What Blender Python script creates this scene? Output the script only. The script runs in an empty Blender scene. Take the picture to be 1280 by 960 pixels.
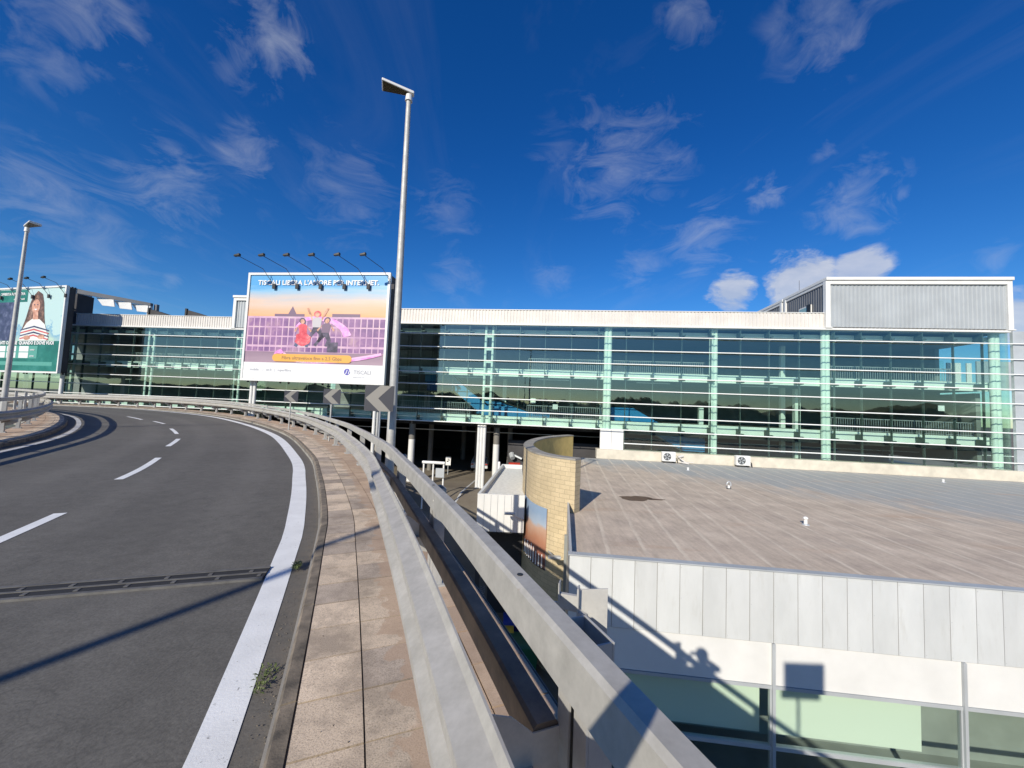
import bpy, bmesh, math, random
from mathutils import Vector, Matrix
random.seed(7)
PI = math.pi
scene = bpy.context.scene
COL = scene.collection

# ------------------------------------------------------------------ camera model
F, PITCH, ROLL = 480., math.radians(3.4), math.radians(2.35)
CR, SR, CP, SP = math.cos(ROLL), math.sin(ROLL), math.cos(PITCH), math.sin(PITCH)
def ray(u, v):
    x = u-640; y = 480-v
    X = x*CR-y*SR; Y = x*SR+y*CR
    return Vector((X, F*CP-Y*SP, F*SP+Y*CP))
def onz(u, v, z):
    d = ray(u, v); return d*(z/d.z)
def ondepth(u, v, Y):
    d = ray(u, v); return d*(Y/d.y)
cam_d = bpy.data.cameras.new('camera'); cam = bpy.data.objects.new('camera', cam_d); COL.objects.link(cam)
cam_d.sensor_width = 36; cam_d.lens = 36*480/1280; cam_d.clip_start = .02; cam_d.clip_end = 6000
rt = Vector((CR, -SR*SP, SR*CP)); up = Vector((-SR, -CR*SP, CR*CP)); fw = Vector((0, CP, SP))
cam.matrix_world = Matrix(((rt.x, up.x, -fw.x, 0), (rt.y, up.y, -fw.y, 0), (rt.z, up.z, -fw.z, 0), (0, 0, 0, 1)))
scene.camera = cam
scene.render.resolution_x = 1024; scene.render.resolution_y = 768

# ------------------------------------------------------------------ materials
def mat(name):
    m = bpy.data.materials.new(name); m.use_nodes = True
    nt = m.node_tree; b = nt.nodes['Principled BSDF']
    return m, nt, b
def N(nt, t, **kw):
    n = nt.nodes.new(t)
    for k, v in kw.items():
        if k in n.inputs: n.inputs[k].default_value = v
        else: setattr(n, k, v)
    return n
def ramp(nt, fac, stops):
    r = nt.nodes.new('ShaderNodeValToRGB'); e = r.color_ramp.elements
    while len(e) < len(stops): e.new(.5)
    for i, (p, c) in enumerate(stops):
        e[i].position = p
        e[i].color = (c, c, c, 1) if isinstance(c, (int, float)) else (*c, 1)
    nt.links.new(fac, r.inputs[0]); return r.outputs[0]
def mixc(nt, f, a, b, blend='MIX'):
    m = nt.nodes.new('ShaderNodeMix'); m.data_type = 'RGBA'; m.blend_type = blend
    for sock, val in ((m.inputs[0], f), (m.inputs[6], a), (m.inputs[7], b)):
        if hasattr(val, 'links'): nt.links.new(val, sock)
        elif isinstance(val, (int, float)): sock.default_value = val
        else: sock.default_value = (*val, 1)
    return m.outputs[2]
def coords(nt, kind='Object', scale=(1, 1, 1), rot=(0, 0, 0)):
    tc = nt.nodes.new('ShaderNodeTexCoord'); mp = nt.nodes.new('ShaderNodeMapping')
    mp.inputs['Scale'].default_value = scale; mp.inputs['Rotation'].default_value = rot
    nt.links.new(tc.outputs[kind], mp.inputs[0]); return mp.outputs[0]
def noise(nt, vec, scale, detail=4, rough=.55):
    n = nt.nodes.new('ShaderNodeTexNoise'); n.inputs['Scale'].default_value = scale
    n.inputs['Detail'].default_value = detail; n.inputs['Roughness'].default_value = rough
    nt.links.new(vec, n.inputs['Vector']); return n.outputs['Fac']
def bump(nt, b, h, strength=.3, dist=.01):
    n = nt.nodes.new('ShaderNodeBump'); n.inputs['Strength'].default_value = strength; n.inputs['Distance'].default_value = dist
    nt.links.new(h, n.inputs['Height']); nt.links.new(n.outputs[0], b.inputs['Normal'])
def simple(name, c, rough=.6, metal=0, var=.12, scale=3, c2=None, bmp=0, bscale=None):
    m, nt, b = mat(name); v = coords(nt)
    f = noise(nt, v, scale, 5)
    c2 = c2 or tuple(x*(1-var*2) for x in c)
    nt.links.new(ramp(nt, f, [(.3, c2), (.7, c)]), b.inputs['Base Color'])
    b.inputs['Roughness'].default_value = rough; b.inputs['Metallic'].default_value = metal
    if bmp: bump(nt, b, noise(nt, v, bscale or scale*10, 3), bmp)
    return m
M = {}
# asphalt
m, nt, b = mat('asphalt'); v = coords(nt)
big = noise(nt, v, .35, 6, .6); fine = noise(nt, v, 55, 3, .7); mid = noise(nt, v, 6, 5, .65)
c = ramp(nt, big, [(.3, (.122, .116, .103)), (.7, (.154, .147, .131))])
c = mixc(nt, .6, c, ramp(nt, fine, [(.35, .70), (.5, .96), (.66, 1.22)]), 'MULTIPLY')
c = mixc(nt, .55, c, ramp(nt, mid, [(.3, .75), (.7, 1.2)]), 'MULTIPLY')
uvn = nt.nodes.new('ShaderNodeUVMap'); sx = nt.nodes.new('ShaderNodeSeparateXYZ'); nt.links.new(uvn.outputs[0], sx.inputs[0])
# worn wheel tracks along each lane and pale grit by the gutter
w = N(nt, 'ShaderNodeMath', operation='SINE'); ml = N(nt, 'ShaderNodeMath', operation='MULTIPLY'); ml.inputs[1].default_value = 3.9
nt.links.new(sx.outputs[1], ml.inputs[0]); nt.links.new(ml.outputs[0], w.inputs[0])
c = mixc(nt, .5, c, ramp(nt, w.outputs[0], [(0, .86), (1, 1.12)]), 'MULTIPLY')
gr = N(nt, 'ShaderNodeMapRange'); gr.inputs['From Min'].default_value = -.3; gr.inputs['From Max'].default_value = 0
nt.links.new(sx.outputs[1], gr.inputs[0])
g2 = N(nt, 'ShaderNodeMath', operation='MULTIPLY'); nt.links.new(gr.outputs[0], g2.inputs[0]); nt.links.new(ramp(nt, noise(nt, v, 9, 6, .7), [(.35, .2), (.6, 1.)]), g2.inputs[1])
c = mixc(nt, g2.outputs[0], c, (.16, .14, .115))
c = mixc(nt, ramp(nt, noise(nt, v, 1.3, 7, .7), [(.60, 0.), (.72, .45)]), c, (.07, .066, .06))
c = mixc(nt, ramp(nt, noise(nt, coords(nt, scale=(1, .6, 1)), .8, 6, .65), [(.58, 0.), (.75, .3)]), c, (.21, .20, .18))
vo = N(nt, 'ShaderNodeTexVoronoi', feature='DISTANCE_TO_EDGE'); vo.inputs['Scale'].default_value = .5
cv = coords(nt); wv = nt.nodes.new('ShaderNodeVectorMath'); wv.operation = 'ADD'
nz = nt.nodes.new('ShaderNodeTexNoise'); nz.inputs['Scale'].default_value = 2.5; nt.links.new(cv, nz.inputs[0])
nt.links.new(cv, wv.inputs[0]); nt.links.new(nz.outputs['Color'], wv.inputs[1]); nt.links.new(wv.outputs[0], vo.inputs['Vector'])
c = mixc(nt, ramp(nt, vo.outputs['Distance'], [(0, .22), (.006, 0)]), c, (.02, .02, .02))
nt.links.new(c, b.inputs['Base Color']); b.inputs['Roughness'].default_value = .82; b.inputs['Specular IOR Level'].default_value = .3
bump(nt, b, fine, .35, .006); M['asphalt'] = m
# road paint
def paint(name, base, wearlo):
    m, nt, b = mat(name); v = coords(nt)
    f = noise(nt, v, 26, 6, .75); g = noise(nt, v, 3, 3)
    c = ramp(nt, g, [(.3, tuple(x*.86 for x in base)), (.7, base)])
    c = mixc(nt, ramp(nt, f, [(wearlo, 1.), (wearlo+.07, 0.)]), c, (.14, .135, .125))
    nt.links.new(c, b.inputs['Base Color']); b.inputs['Roughness'].default_value = .7
    bump(nt, b, noise(nt, v, 60, 2), .3, .004); return m
M['paint'] = paint('road_paint', (.82, .83, .82), .30)
M['paint_old'] = paint('worn_paint', (.55, .56, .56), .38)
# pavement slabs
m, nt, b = mat('slabs'); v = coords(nt)
at = nt.nodes.new('ShaderNodeVertexColor'); at.layer_name = 'tone'
sp = noise(nt, v, 130, 3, .7); pat = noise(nt, v, 3.2, 5, .65)
c = mixc(nt, .85, at.outputs[0], ramp(nt, sp, [(.34, .45), (.45, .88), (.6, 1.08)]), 'MULTIPLY')
c = mixc(nt, ramp(nt, pat, [(.45, 0.), (.62, .55)]), c, (.2, .16, .125))
uvn = nt.nodes.new('ShaderNodeUVMap'); sx = nt.nodes.new('ShaderNodeSeparateXYZ'); nt.links.new(uvn.outputs[0], sx.inputs[0])
ad = N(nt, 'ShaderNodeMath', operation='MULTIPLY_ADD'); ad.inputs[1].default_value = .55
nt.links.new(noise(nt, v, 5.5, 4, .55), ad.inputs[0]); nt.links.new(sx.outputs[1], ad.inputs[2])
c = mixc(nt, ramp(nt, ad.outputs[0], [(.83, 0.), (.855, .6)]), c, (.44, .30, .20))
nt.links.new(c, b.inputs['Base Color']); b.inputs['Roughness'].default_value = .85
bump(nt, b, sp, .35, .005); M['slabs'] = m
M['mortar'] = simple('mortar', (.10, .085, .07), .9, 0, .2, 8, bmp=.3)
M['kerb'] = simple('kerb_concrete', (.25, .205, .155), .88, 0, .26, 7, c2=(.075, .065, .052), bmp=.3, bscale=60)
M['concrete'] = simple('concrete', (.36, .34, .30), .85, 0, .2, 1.2, bmp=.2, bscale=30)
M['concrete_pale'] = simple('concrete_pale', (.66, .61, .50), .8, 0, .12, 1.5, bmp=.1, bscale=30)
# galvanised steel
def galv(name, a, c2, sc):
    m, nt, b = mat(name); v = coords(nt)
    f = noise(nt, v, sc, 6, .7); g = noise(nt, v, 1.7, 4)
    c = mixc(nt, .5, ramp(nt, f, [(.3, c2), (.7, a)]), ramp(nt, g, [(.3, .75), (.7, 1.1)]), 'MULTIPLY')
    vs = nt.nodes.new('ShaderNodeTexVoronoi'); vs.inputs['Scale'].default_value = 60; nt.links.new(v, vs.inputs[0])
    c = mixc(nt, .10, c, ramp(nt, vs.outputs['Distance'], [(0, .6), (1, 1.3)]), 'MULTIPLY')
    c = mixc(nt, ramp(nt, noise(nt, v, 14, 7, .8), [(.66, 0.), (.76, .5)]), c, (.30, .19, .12))
    nt.links.new(c, b.inputs['Base Color']); b.inputs['Metallic'].default_value = .15
    nt.links.new(ramp(nt, f, [(.3, .62), (.7, .48)]), b.inputs['Roughness']); bump(nt, b, f, .06, .004)
    return m
M['galv'] = galv('galvanised_steel', (.50, .48, .435), (.36, .345, .31), 9)
M['galv_post'] = galv('galvanised_post', (.52, .515, .49), (.38, .38, .37), 6)
M['shade_brown'] = galv('brown_shaded_steel', (.22, .165, .12), (.12, .095, .075), 7)  # brown of shade and pavement bounce put into the lower rail's colour
M['joint_steel'] = simple('joint_steel', (.17, .165, .155), .7, .2, .2, 9)
M['bolt'] = simple('bolt', (.12, .11, .10), .5, .6)
M['white_metal'] = simple('white_metal', (.72, .72, .70), .4, 0, .05, 1.5)
M['tube_white'] = simple('tube_white', (.85, .86, .84), .35, 0, .03, 1)
M['grey_metal'] = simple('grey_metal', (.50, .53, .55), .45, .2, .08, 1.2)
M['corr'] = simple('corrugated_white', (.66, .63, .59), .5, .0, .08, .8)
M['corr_grey'] = simple('corrugated_grey', (.40, .43, .45), .5, .1, .08, .7)
M['dark_corr'] = simple('dark_corrugated', (.13, .14, .16), .5, .1, .1, 1)
M['mullion'] = simple('mullion', (.10, .13, .12), .5)
M['slab_white'] = simple('slab_white', (.88, .92, .86), .6, 0, .05, 1)
M['col_pale'] = simple('pale_column', (.78, .86, .80), .45, 0, .04, 1)
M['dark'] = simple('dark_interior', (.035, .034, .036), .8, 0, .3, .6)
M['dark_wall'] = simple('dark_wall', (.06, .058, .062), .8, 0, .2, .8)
M['interior'] = simple('interior_wall', (.34, .36, .35), .7, 0, .25, .35)
M['int_floor'] = simple('interior_floor', (.22, .22, .21), .5, 0, .1, .5)
M['blue'] = simple('blue_paint', (.03, .25, .55), .4, 0, .1, .7)
M['navy'] = simple('navy_panel', (.02, .08, .22), .4, 0, .1, .7)
M['black'] = simple('black', (.02, .02, .02), .5)
M['grey_col'] = simple('grey_column', (.22, .21, .19), .7, 0, .15, 1)  # plain grey of the entrance and undercroft columns and the fascia backing
M['red'] = simple('red_paint', (.55, .04, .02), .4)
M['yellow'] = simple('yellow_paint', (.80, .45, .04), .5)
M['green_bin'] = simple('green_plastic', (.02, .12, .06), .5)
M['blue_bin'] = simple('blue_plastic', (.02, .06, .35), .5)
M['yellow_bin'] = simple('yellow_plastic', (.6, .45, .05), .5)
M['white'] = simple('white_plain', (.8, .8, .78), .5, 0, .03)
M['car_white'] = simple('car_paint', (.7, .7, .7), .25, .1, .03)
M['rubber'] = simple('rubber', (.025, .025, .025), .8)
M['lamp_glass'] = simple('lamp_glass', (.10, .085, .05), .2)
M['gravel_white'] = simple('pale_gravel', (.78, .78, .72), .9, 0, .1, 6, bmp=.3)
M['leaf'] = simple('weed_leaf', (.14, .18, .05), .6, 0, .3, 30)
M['ridge'] = simple('ridge_foliage', (.10, .12, .06), .9, 0, .4, .1)
M['skin'] = simple('skin', (.5, .3, .22), .6); M['cloth'] = simple('jacket', (.04, .05, .08), .8); M['hair'] = simple('hair', (.03, .02, .015), .7)
# ground around buildings
m, nt, b = mat('yard'); v = coords(nt)
c = ramp(nt, noise(nt, v, .5, 6, .6), [(.3, (.15, .125, .095)), (.7, (.22, .19, .145))])
c = mixc(nt, .5, c, ramp(nt, noise(nt, v, 40, 3, .7), [(.35, .6), (.65, 1.2)]), 'MULTIPLY')
nt.links.new(c, b.inputs['Base Color']); b.inputs['Roughness'].default_value = .9; M['yard'] = m
m, nt, b = mat('setts'); v = coords(nt, rot=(0, 0, .5))
br = nt.nodes.new('ShaderNodeTexBrick'); nt.links.new(v, br.inputs['Vector']); br.inputs['Scale'].default_value = 2.2
br.inputs['Color1'].default_value = (.30, .29, .27, 1); br.inputs['Color2'].default_value = (.22, .21, .2, 1); br.inputs['Mortar'].default_value = (.08, .08, .07, 1)
br.inputs['Mortar Size'].default_value = .03
nt.links.new(br.outputs[0], b.inputs['Base Color']); b.inputs['Roughness'].default_value = .9; M['setts'] = m
# yellow brick, mapped by UV (metres along wall, height)
m, nt, b = mat('yellow_brick'); uvn = nt.nodes.new('ShaderNodeUVMap')
br = nt.nodes.new('ShaderNodeTexBrick'); nt.links.new(uvn.outputs[0], br.inputs['Vector'])
br.inputs['Scale'].default_value = 1; br.inputs['Brick Width'].default_value = .40; br.inputs['Row Height'].default_value = .16
br.inputs['Mortar Size'].default_value = .008; br.inputs['Mortar Smooth'].default_value = .3
br.inputs['Color1'].default_value = (.60, .49, .31, 1); br.inputs['Color2'].default_value = (.54, .44, .275, 1); br.inputs['Mortar'].default_value = (.38, .31, .20, 1)
v = coords(nt)
c = mixc(nt, .6, br.outputs[0], ramp(nt, noise(nt, v, 1.3, 6, .65), [(.3, .78), (.7, 1.1)]), 'MULTIPLY')
c = mixc(nt, .35, c, ramp(nt, noise(nt, v, 22, 4, .65), [(.3, .7), (.7, 1.15)]), 'MULTIPLY')
nt.links.new(c, b.inputs['Base Color']); b.inputs['Roughness'].default_value = .9
inv = N(nt, 'ShaderNodeMath', operation='SUBTRACT'); inv.inputs[0].default_value = 1; nt.links.new(br.outputs['Fac'], inv.inputs[1])
bump(nt, b, inv.outputs[0], .5, .01); M['brick'] = m
M['yellow_stucco'] = simple('yellow_inner_wall', (.62, .47, .17), .8, 0, .12, 2)
# membrane roof
m, nt, b = mat('roof_membrane'); v = coords(nt)
sx = nt.nodes.new('ShaderNodeSeparateXYZ'); nt.links.new(v, sx.inputs[0])
vs = coords(nt, scale=(.9, .28, 1), rot=(0, 0, .16)); st = noise(nt, vs, 1.0, 7, .65)
vfine = coords(nt, scale=(4.5, .5, 1), rot=(0, 0, .16)); fs = noise(nt, vfine, 1.2, 7, .7); blot = noise(nt, v, .9, 6, .65)
c = ramp(nt, fs, [(.3, (.30, .315, .31)), (.7, (.43, .435, .42))])
c = mixc(nt, ramp(nt, blot, [(.5, 0.), (.7, .45)]), c, (.42, .37, .31))
# brown silt where water lies on the near side
mr = N(nt, 'ShaderNodeMapRange'); mr.inputs['From Min'].default_value = 25; mr.inputs['From Max'].default_value = 16.5
mr2 = N(nt, 'ShaderNodeMath', operation='MULTIPLY_ADD'); mr2.inputs[1].default_value = .8; nt.links.new(sx.outputs[0], mr2.inputs[0]); nt.links.new(sx.outputs[1], mr2.inputs[2]); nt.links.new(mr2.outputs[0], mr.inputs[0])
a2 = N(nt, 'ShaderNodeMath', operation='MULTIPLY_ADD'); a2.inputs[1].default_value = .62; nt.links.new(mr.outputs[0], a2.inputs[0]); nt.links.new(st, a2.inputs[2])
silt = ramp(nt, a2.outputs[0], [(.66, 0.), (.88, .75), (1.1, .95)])
c = mixc(nt, silt, c, mixc(nt, .8, ramp(nt, fs, [(.3, .80), (.5, .98), (.7, 1.15)]), ramp(nt, blot, [(.3, (.30, .20, .11)), (.5, (.43, .31, .185)), (.72, (.56, .43, .29))]), 'MULTIPLY'))
band = ramp(nt, noise(nt, coords(nt, scale=(.22, 1.1, 1), rot=(0, 0, .1)), .8, 5, .6), [(.60, 0.), (.72, .55)])
c = mixc(nt, band, c, (.48, .34, .24))
# welded seams, one every metre, running away from the edge
sm = N(nt, 'ShaderNodeMath', operation='MULTIPLY_ADD'); sm.inputs[1].default_value = -.15; nt.links.new(sx.outputs[1], sm.inputs[0]); nt.links.new(sx.outputs[0], sm.inputs[2])
wob = N(nt, 'ShaderNodeMath', operation='MULTIPLY_ADD'); wob.inputs[1].default_value = .10; nt.links.new(noise(nt, v, 3, 4, .6), wob.inputs[0]); nt.links.new(sm.outputs[0], wob.inputs[2])
fr = N(nt, 'ShaderNodeMath', operation='FRACT'); nt.links.new(wob.outputs[0], fr.inputs[0])
seam = ramp(nt, fr.outputs[0], [(0, 0.), (.03, .9), (.09, .7), (.14, 0.)])
sb = N(nt, 'ShaderNodeMath', operation='MULTIPLY'); nt.links.new(seam, sb.inputs[0]); nt.links.new(ramp(nt, noise(nt, v, 1.3, 4), [(.35, .25), (.6, .85)]), sb.inputs[1])
c = mixc(nt, sb.outputs[0], c, (.70, .62, .50))
c = mixc(nt, .5, c, ramp(nt, noise(nt, v, 14, 5, .7), [(.3, .8), (.7, 1.15)]), 'MULTIPLY')
nt.links.new(c, b.inputs['Base Color']); b.inputs['Roughness'].default_value = .85; M['roof'] = m
M['silt_wet'] = simple('wet_silt', (.14, .085, .05), .6, 0, .1, 5)
# zinc cladding
m, nt, b = mat('zinc_cladding'); v = coords(nt)
c = ramp(nt, noise(nt, coords(nt, scale=(1, 1, .35)), 1.6, 6, .6), [(.3, (.57, .59, .59)), (.7, (.67, .69, .69))])
at = nt.nodes.new('ShaderNodeVertexColor'); at.layer_name = 'tone'
c = mixc(nt, 1, c, at.outputs[0], 'MULTIPLY')
c = mixc(nt, ramp(nt, noise(nt, coords(nt, scale=(3, 3, .5)), 2.5, 6, .7), [(.55, 0.), (.8, .35)]), c, (.42, .41, .37))
nt.links.new(c, b.inputs['Base Color']); b.inputs['Roughness'].default_value = .5; b.inputs['Metallic'].default_value = .1; M['zinc'] = m
# glazing
def glass(name, tint, refl, ior=1.5, wob=.0):
    m = bpy.data.materials.new(name); m.use_nodes = True; nt = m.node_tree; nt.nodes.remove(nt.nodes['Principled BSDF'])
    o = nt.nodes['Material Output']; t = nt.nodes.new('ShaderNodeBsdfTransparent'); t.inputs[0].default_value = (*tint, 1)
    g = nt.nodes.new('ShaderNodeBsdfGlossy'); g.inputs['Roughness'].default_value = .015; g.inputs[0].default_value = (refl*.88, refl, refl*.93, 1)
    f = nt.nodes.new('ShaderNodeFresnel'); f.inputs[0].default_value = ior; mx = nt.nodes.new('ShaderNodeMixShader')
    if wob:
        v = coords(nt); bp = nt.nodes.new('ShaderNodeBump'); bp.inputs['Strength'].default_value = wob; bp.inputs['Distance'].default_value = .02
        nt.links.new(noise(nt, v, .55, 2), bp.inputs['Height']); nt.links.new(bp.outputs[0], g.inputs['Normal'])
    ge = nt.nodes.new('ShaderNodeNewGeometry'); sb = nt.nodes.new('ShaderNodeMath'); sb.operation = 'SUBTRACT'; sb.inputs[0].default_value = 1; nt.links.new(ge.outputs['Backfacing'], sb.inputs[1])
    mu = nt.nodes.new('ShaderNodeMath'); mu.operation = 'MULTIPLY'; nt.links.new(f.outputs[0], mu.inputs[0]); nt.links.new(sb.outputs[0], mu.inputs[1])
    nt.links.new(mu.outputs[0], mx.inputs[0]); nt.links.new(t.outputs[0], mx.inputs[1]); nt.links.new(g.outputs[0], mx.inputs[2]); nt.links.new(mx.outputs[0], o.inputs[0])
    return m
M['glass'] = glass('green_glass', (.87, .95, .92), .95, 2.35, .10)
M['glass_low'] = glass('pale_green_glass', (.92, .965, .935), .9, 1.5)

# ------------------------------------------------------------------ mesh builder
class MB:
    def __init__(s): s.v = []; s.f = []; s.uv = []; s.tone = []; s.mi = []
    def face(s, idx, uv=None, tone=None, mi=0): s.f.append(tuple(idx)); s.uv.append(uv); s.tone.append(tone); s.mi.append(mi)
    def quad(s, pts, uv=None, tone=None, mi=0):
        n = len(s.v); s.v += [tuple(p) for p in pts]; s.face(range(n, n+len(pts)), uv, tone, mi); return s
    def hexa(s, p, tone=None, mi=0):   # 8 points, bottom loop then top loop
        n = len(s.v); s.v += [tuple(q) for q in p]
        for q in ((3, 2, 1, 0), (4, 5, 6, 7), (0, 1, 5, 4), (1, 2, 6, 5), (2, 3, 7, 6), (3, 0, 4, 7)): s.face([n+i for i in q], None, tone, mi)
        return s
    def box(s, a, b, fr=None, tone=None, mi=0):
        fr = fr or (lambda x, y, z: (x, y, z))
        return s.hexa([fr(a[0], a[1], a[2]), fr(b[0], a[1], a[2]), fr(b[0], b[1], a[2]), fr(a[0], b[1], a[2]),
                       fr(a[0], a[1], b[2]), fr(b[0], a[1], b[2]), fr(b[0], b[1], b[2]), fr(a[0], b[1], b[2])], tone, mi)
    def tube(s, p0, p1, r0, r1=None, n=10, caps=True):
        r1 = r0 if r1 is None else r1; p0 = Vector(p0); p1 = Vector(p1); d = (p1-p0).normalized()
        x = d.orthogonal().normalized(); y = d.cross(x); k = len(s.v)
        for p, r in ((p0, r0), (p1, r1)):
            for i in range(n):
                a = 2*PI*i/n; s.v.append(tuple(p+x*r*math.cos(a)+y*r*math.sin(a)))
        for i in range(n): s.face((k+i, k+(i+1) % n, k+n+(i+1) % n, k+n+i))
        if caps: s.face([k+n-1-i for i in range(n)]); s.face([k+n+i for i in range(n)])
        return s
    def sweep(s, rings, closed=False, uvs=None, caps=False):   # rings: list of equal point lists
        k = len(s.v); n = len(rings[0])
        for r in rings: s.v += [tuple(p) for p in r]
        for i in range(len(rings)-1):
            for j in range(n if closed else n-1):
                q = (j+1) % n
                idx = (k+i*n+j, k+i*n+q, k+(i+1)*n+q, k+(i+1)*n+j)
                s.face(idx, [uvs[i][j], uvs[i][q], uvs[i+1][q], uvs[i+1][j]] if uvs else None)
        if caps and closed: s.face([k+n-1-j for j in range(n)]); s.face([k+(len(rings)-1)*n+j for j in range(n)])
        return s
    def lathe(s, c, prof, n=14):   # prof list of (r, z)
        return s.sweep([[(c[0]+r*math.cos(2*PI*j/n), c[1]+r*math.sin(2*PI*j/n), c[2]+z) for j in range(n)] for r, z in prof], True, caps=True)
    def build(s, name, m, parent=None, smooth=False):
        me = bpy.data.meshes.new(name); me.from_pydata(s.v, [], s.f); me.update()
        for mm in (m if isinstance(m, (list, tuple)) else [m]): me.materials.append(M[mm])
        if any(u for u in s.uv):
            L = me.uv_layers.new(name='UVMap')
            for p, u in zip(me.polygons, s.uv):
                if u:
                    for li, q in zip(p.loop_indices, u): L.data[li].uv = q
        if any(t is not None for t in s.tone):
            A = me.color_attributes.new('tone', 'FLOAT_COLOR', 'CORNER')
            for p, t in zip(me.polygons, s.tone):
                t = t or (1, 1, 1)
                for li in p.loop_indices: A.data[li].color = (*t, 1)
        for p, i in zip(me.polygons, s.mi): p.material_index = i; p.use_smooth = smooth
        bm = bmesh.new(); bm.from_mesh(me); bmesh.ops.recalc_face_normals(bm, faces=bm.faces); bm.to_mesh(me); bm.free()
        if smooth:
            try: me.set_sharp_from_angle(angle=math.radians(40))
            except Exception: pass
        o = bpy.data.objects.new(name, me); COL.objects.link(o)
        if parent:
            o.parent = parent
            q = parent; off = Vector((0, 0, 0)); root = parent
            while q: off += q.location; q = q.parent
            # meshes are written in world coordinates: bring them into the parent's space
            w = Matrix.Identity(4); chain = []
            q = parent
            while q: chain.append(q.matrix_basis.copy()); q = q.parent
            for c_ in reversed(chain): w = w @ c_
            me.transform(w.inverted())
        return o
def tag(o, label, cat, group=None, kind=None):
    if label: o['label'] = label
    if cat: o['category'] = cat
    if group: o['group'] = group
    if kind: o['kind'] = kind
    return o
def thing(name, label, cat, loc=(0, 0, 0), group=None):
    o = bpy.data.objects.new(name, None); COL.objects.link(o); o.location = loc; o.empty_display_size = .2
    return tag(o, label, cat, group)
def struct(o): o['kind'] = 'structure'; return o
def bevel(o, w, seg=2):
    md = o.modifiers.new('bevel', 'BEVEL'); md.width = w; md.segments = seg; md.limit_method = 'ANGLE'; return o
def copy_thing(root, delta, label, group=None):
    r = root.copy(); COL.objects.link(r); r.location = root.location+Vector(delta); r['label'] = label
    if group: r['group'] = group
    for ch in list(root.children):
        c = ch.copy(); COL.objects.link(c); c.parent = r
        for g in list(ch.children):
            d = g.copy(); COL.objects.link(d); d.parent = c
    return r
def text_mb(body, size, fr, off, mi=None, align='CENTER', bold=0, extr=0):
    cu = bpy.data.curves.new('t', 'FONT'); cu.body = body; cu.size = size; cu.align_x = align; cu.offset = bold; cu.extrude = extr; cu.resolution_u = 2
    o = bpy.data.objects.new('t', cu); COL.objects.link(o); dg = bpy.context.evaluated_depsgraph_get(); dg.update()
    me = bpy.data.meshes.new_from_object(o.evaluated_get(dg)); bpy.data.objects.remove(o); bpy.data.curves.remove(cu)
    mb = MB()
    for vv in me.vertices: mb.v.append(tuple(fr(off[0]+vv.co.x, off[1]+vv.co.y, off[2]+vv.co.z)))
    for p in me.polygons: mb.face(tuple(p.vertices))
    bpy.data.meshes.remove(me); return mb

# ------------------------------------------------------------------ ramp geometry: kerb line K with height
ctrl = [(12, -25, -1.6), (6.9, -15.5, -1.6), (3.1, -7.7, -1.6), (1.12, -3.23, -1.6), (.02, -.77, -1.6), (-1.0, 1.78, -1.61), (-1.94, 4.01, -1.64), (-2.54, 5.35, -1.65),
        (-3.95, 8.04, -1.67), (-5.9, 11.4, -1.69), (-10.27, 17.6, -1.68), (-15.75, 23.2, -1.58), (-21.56, 27.5, -1.47), (-30.04, 31.6, -1.43), (-37.52, 33.6, -1.5),
        (-46.08, 34.8, -1.6), (-58.22, 35.6, -1.68), (-77.54, 36, -1.8)]
def catmull(pts, n=12):
    out = []
    for i in range(len(pts)-1):
        p0, p1, p2, p3 = pts[max(i-1, 0)], pts[i], pts[i+1], pts[min(i+2, len(pts)-1)]
        for k in range(n):
            t = k/n
            out.append(tuple(.5*((2*p1[j])+(-p0[j]+p2[j])*t+(2*p0[j]-5*p1[j]+4*p2[j]-p3[j])*t*t+(-p0[j]+3*p1[j]-3*p2[j]+p3[j])*t**3) for j in range(len(p1))))
    out.append(tuple(pts[-1])); return out
K = catmull(ctrl)
SS = [0]
for a, b_ in zip(K, K[1:]): SS.append(SS[-1]+math.hypot(b_[0]-a[0], b_[1]-a[1]))
i0 = min(range(len(K)), key=lambda i: abs(K[i][1])); SS = [s-SS[i0] for s in SS]
TN = []
for i in range(len(K)):
    a, b_ = K[max(i-2, 0)], K[min(i+2, len(K)-1)]; d = Vector((b_[0]-a[0], b_[1]-a[1])).normalized(); TN.append(d)
def P(s, off, dz=0):
    s = max(SS[0], min(SS[-1]-1e-6, s)); lo, hi = 0, len(SS)-1
    while hi-lo > 1:
        m_ = (lo+hi)//2
        if SS[m_] <= s: lo = m_
        else: hi = m_
    t = (s-SS[lo])/(SS[hi]-SS[lo]); d = (TN[lo]*(1-t)+TN[hi]*t).normalized()
    return (K[lo][0]*(1-t)+K[hi][0]*t+d.y*off, K[lo][1]*(1-t)+K[hi][1]*t-d.x*off, K[lo][2]*(1-t)+K[hi][2]*t+dz)
def srange(a, b, st): n = max(1, int(round((b-a)/st))); return [a+(b-a)*i/n for i in range(n+1)]
S0, S1 = -26, 90
def strip(name, m, s0, s1, o0, o1, dz, st=.8, n=1, parent=None):
    mb = MB(); ss = srange(s0, s1, st); f0 = o0 if callable(o0) else (lambda s: o0); f1 = o1 if callable(o1) else (lambda s: o1)
    offs = [[f0(s)+(f1(s)-f0(s))*j/n for j in range(n+1)] for s in ss]
    mb.sweep([[P(s, o, dz) for o in of] for s, of in zip(ss, offs)], False, [[(s, o) for o in of] for s, of in zip(ss, offs)])
    return mb.build(name, m, parent)
def rail(prof, s0, s1, st=.4):
    mb = MB(); mb.sweep([[P(s, o, z) for o, z in prof] for s in srange(s0, s1, st)], True, caps=True); return mb
INNER = -7.1
struct(strip('road', 'asphalt', S0, S1, INNER, 0, 0, .8, 8))
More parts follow.
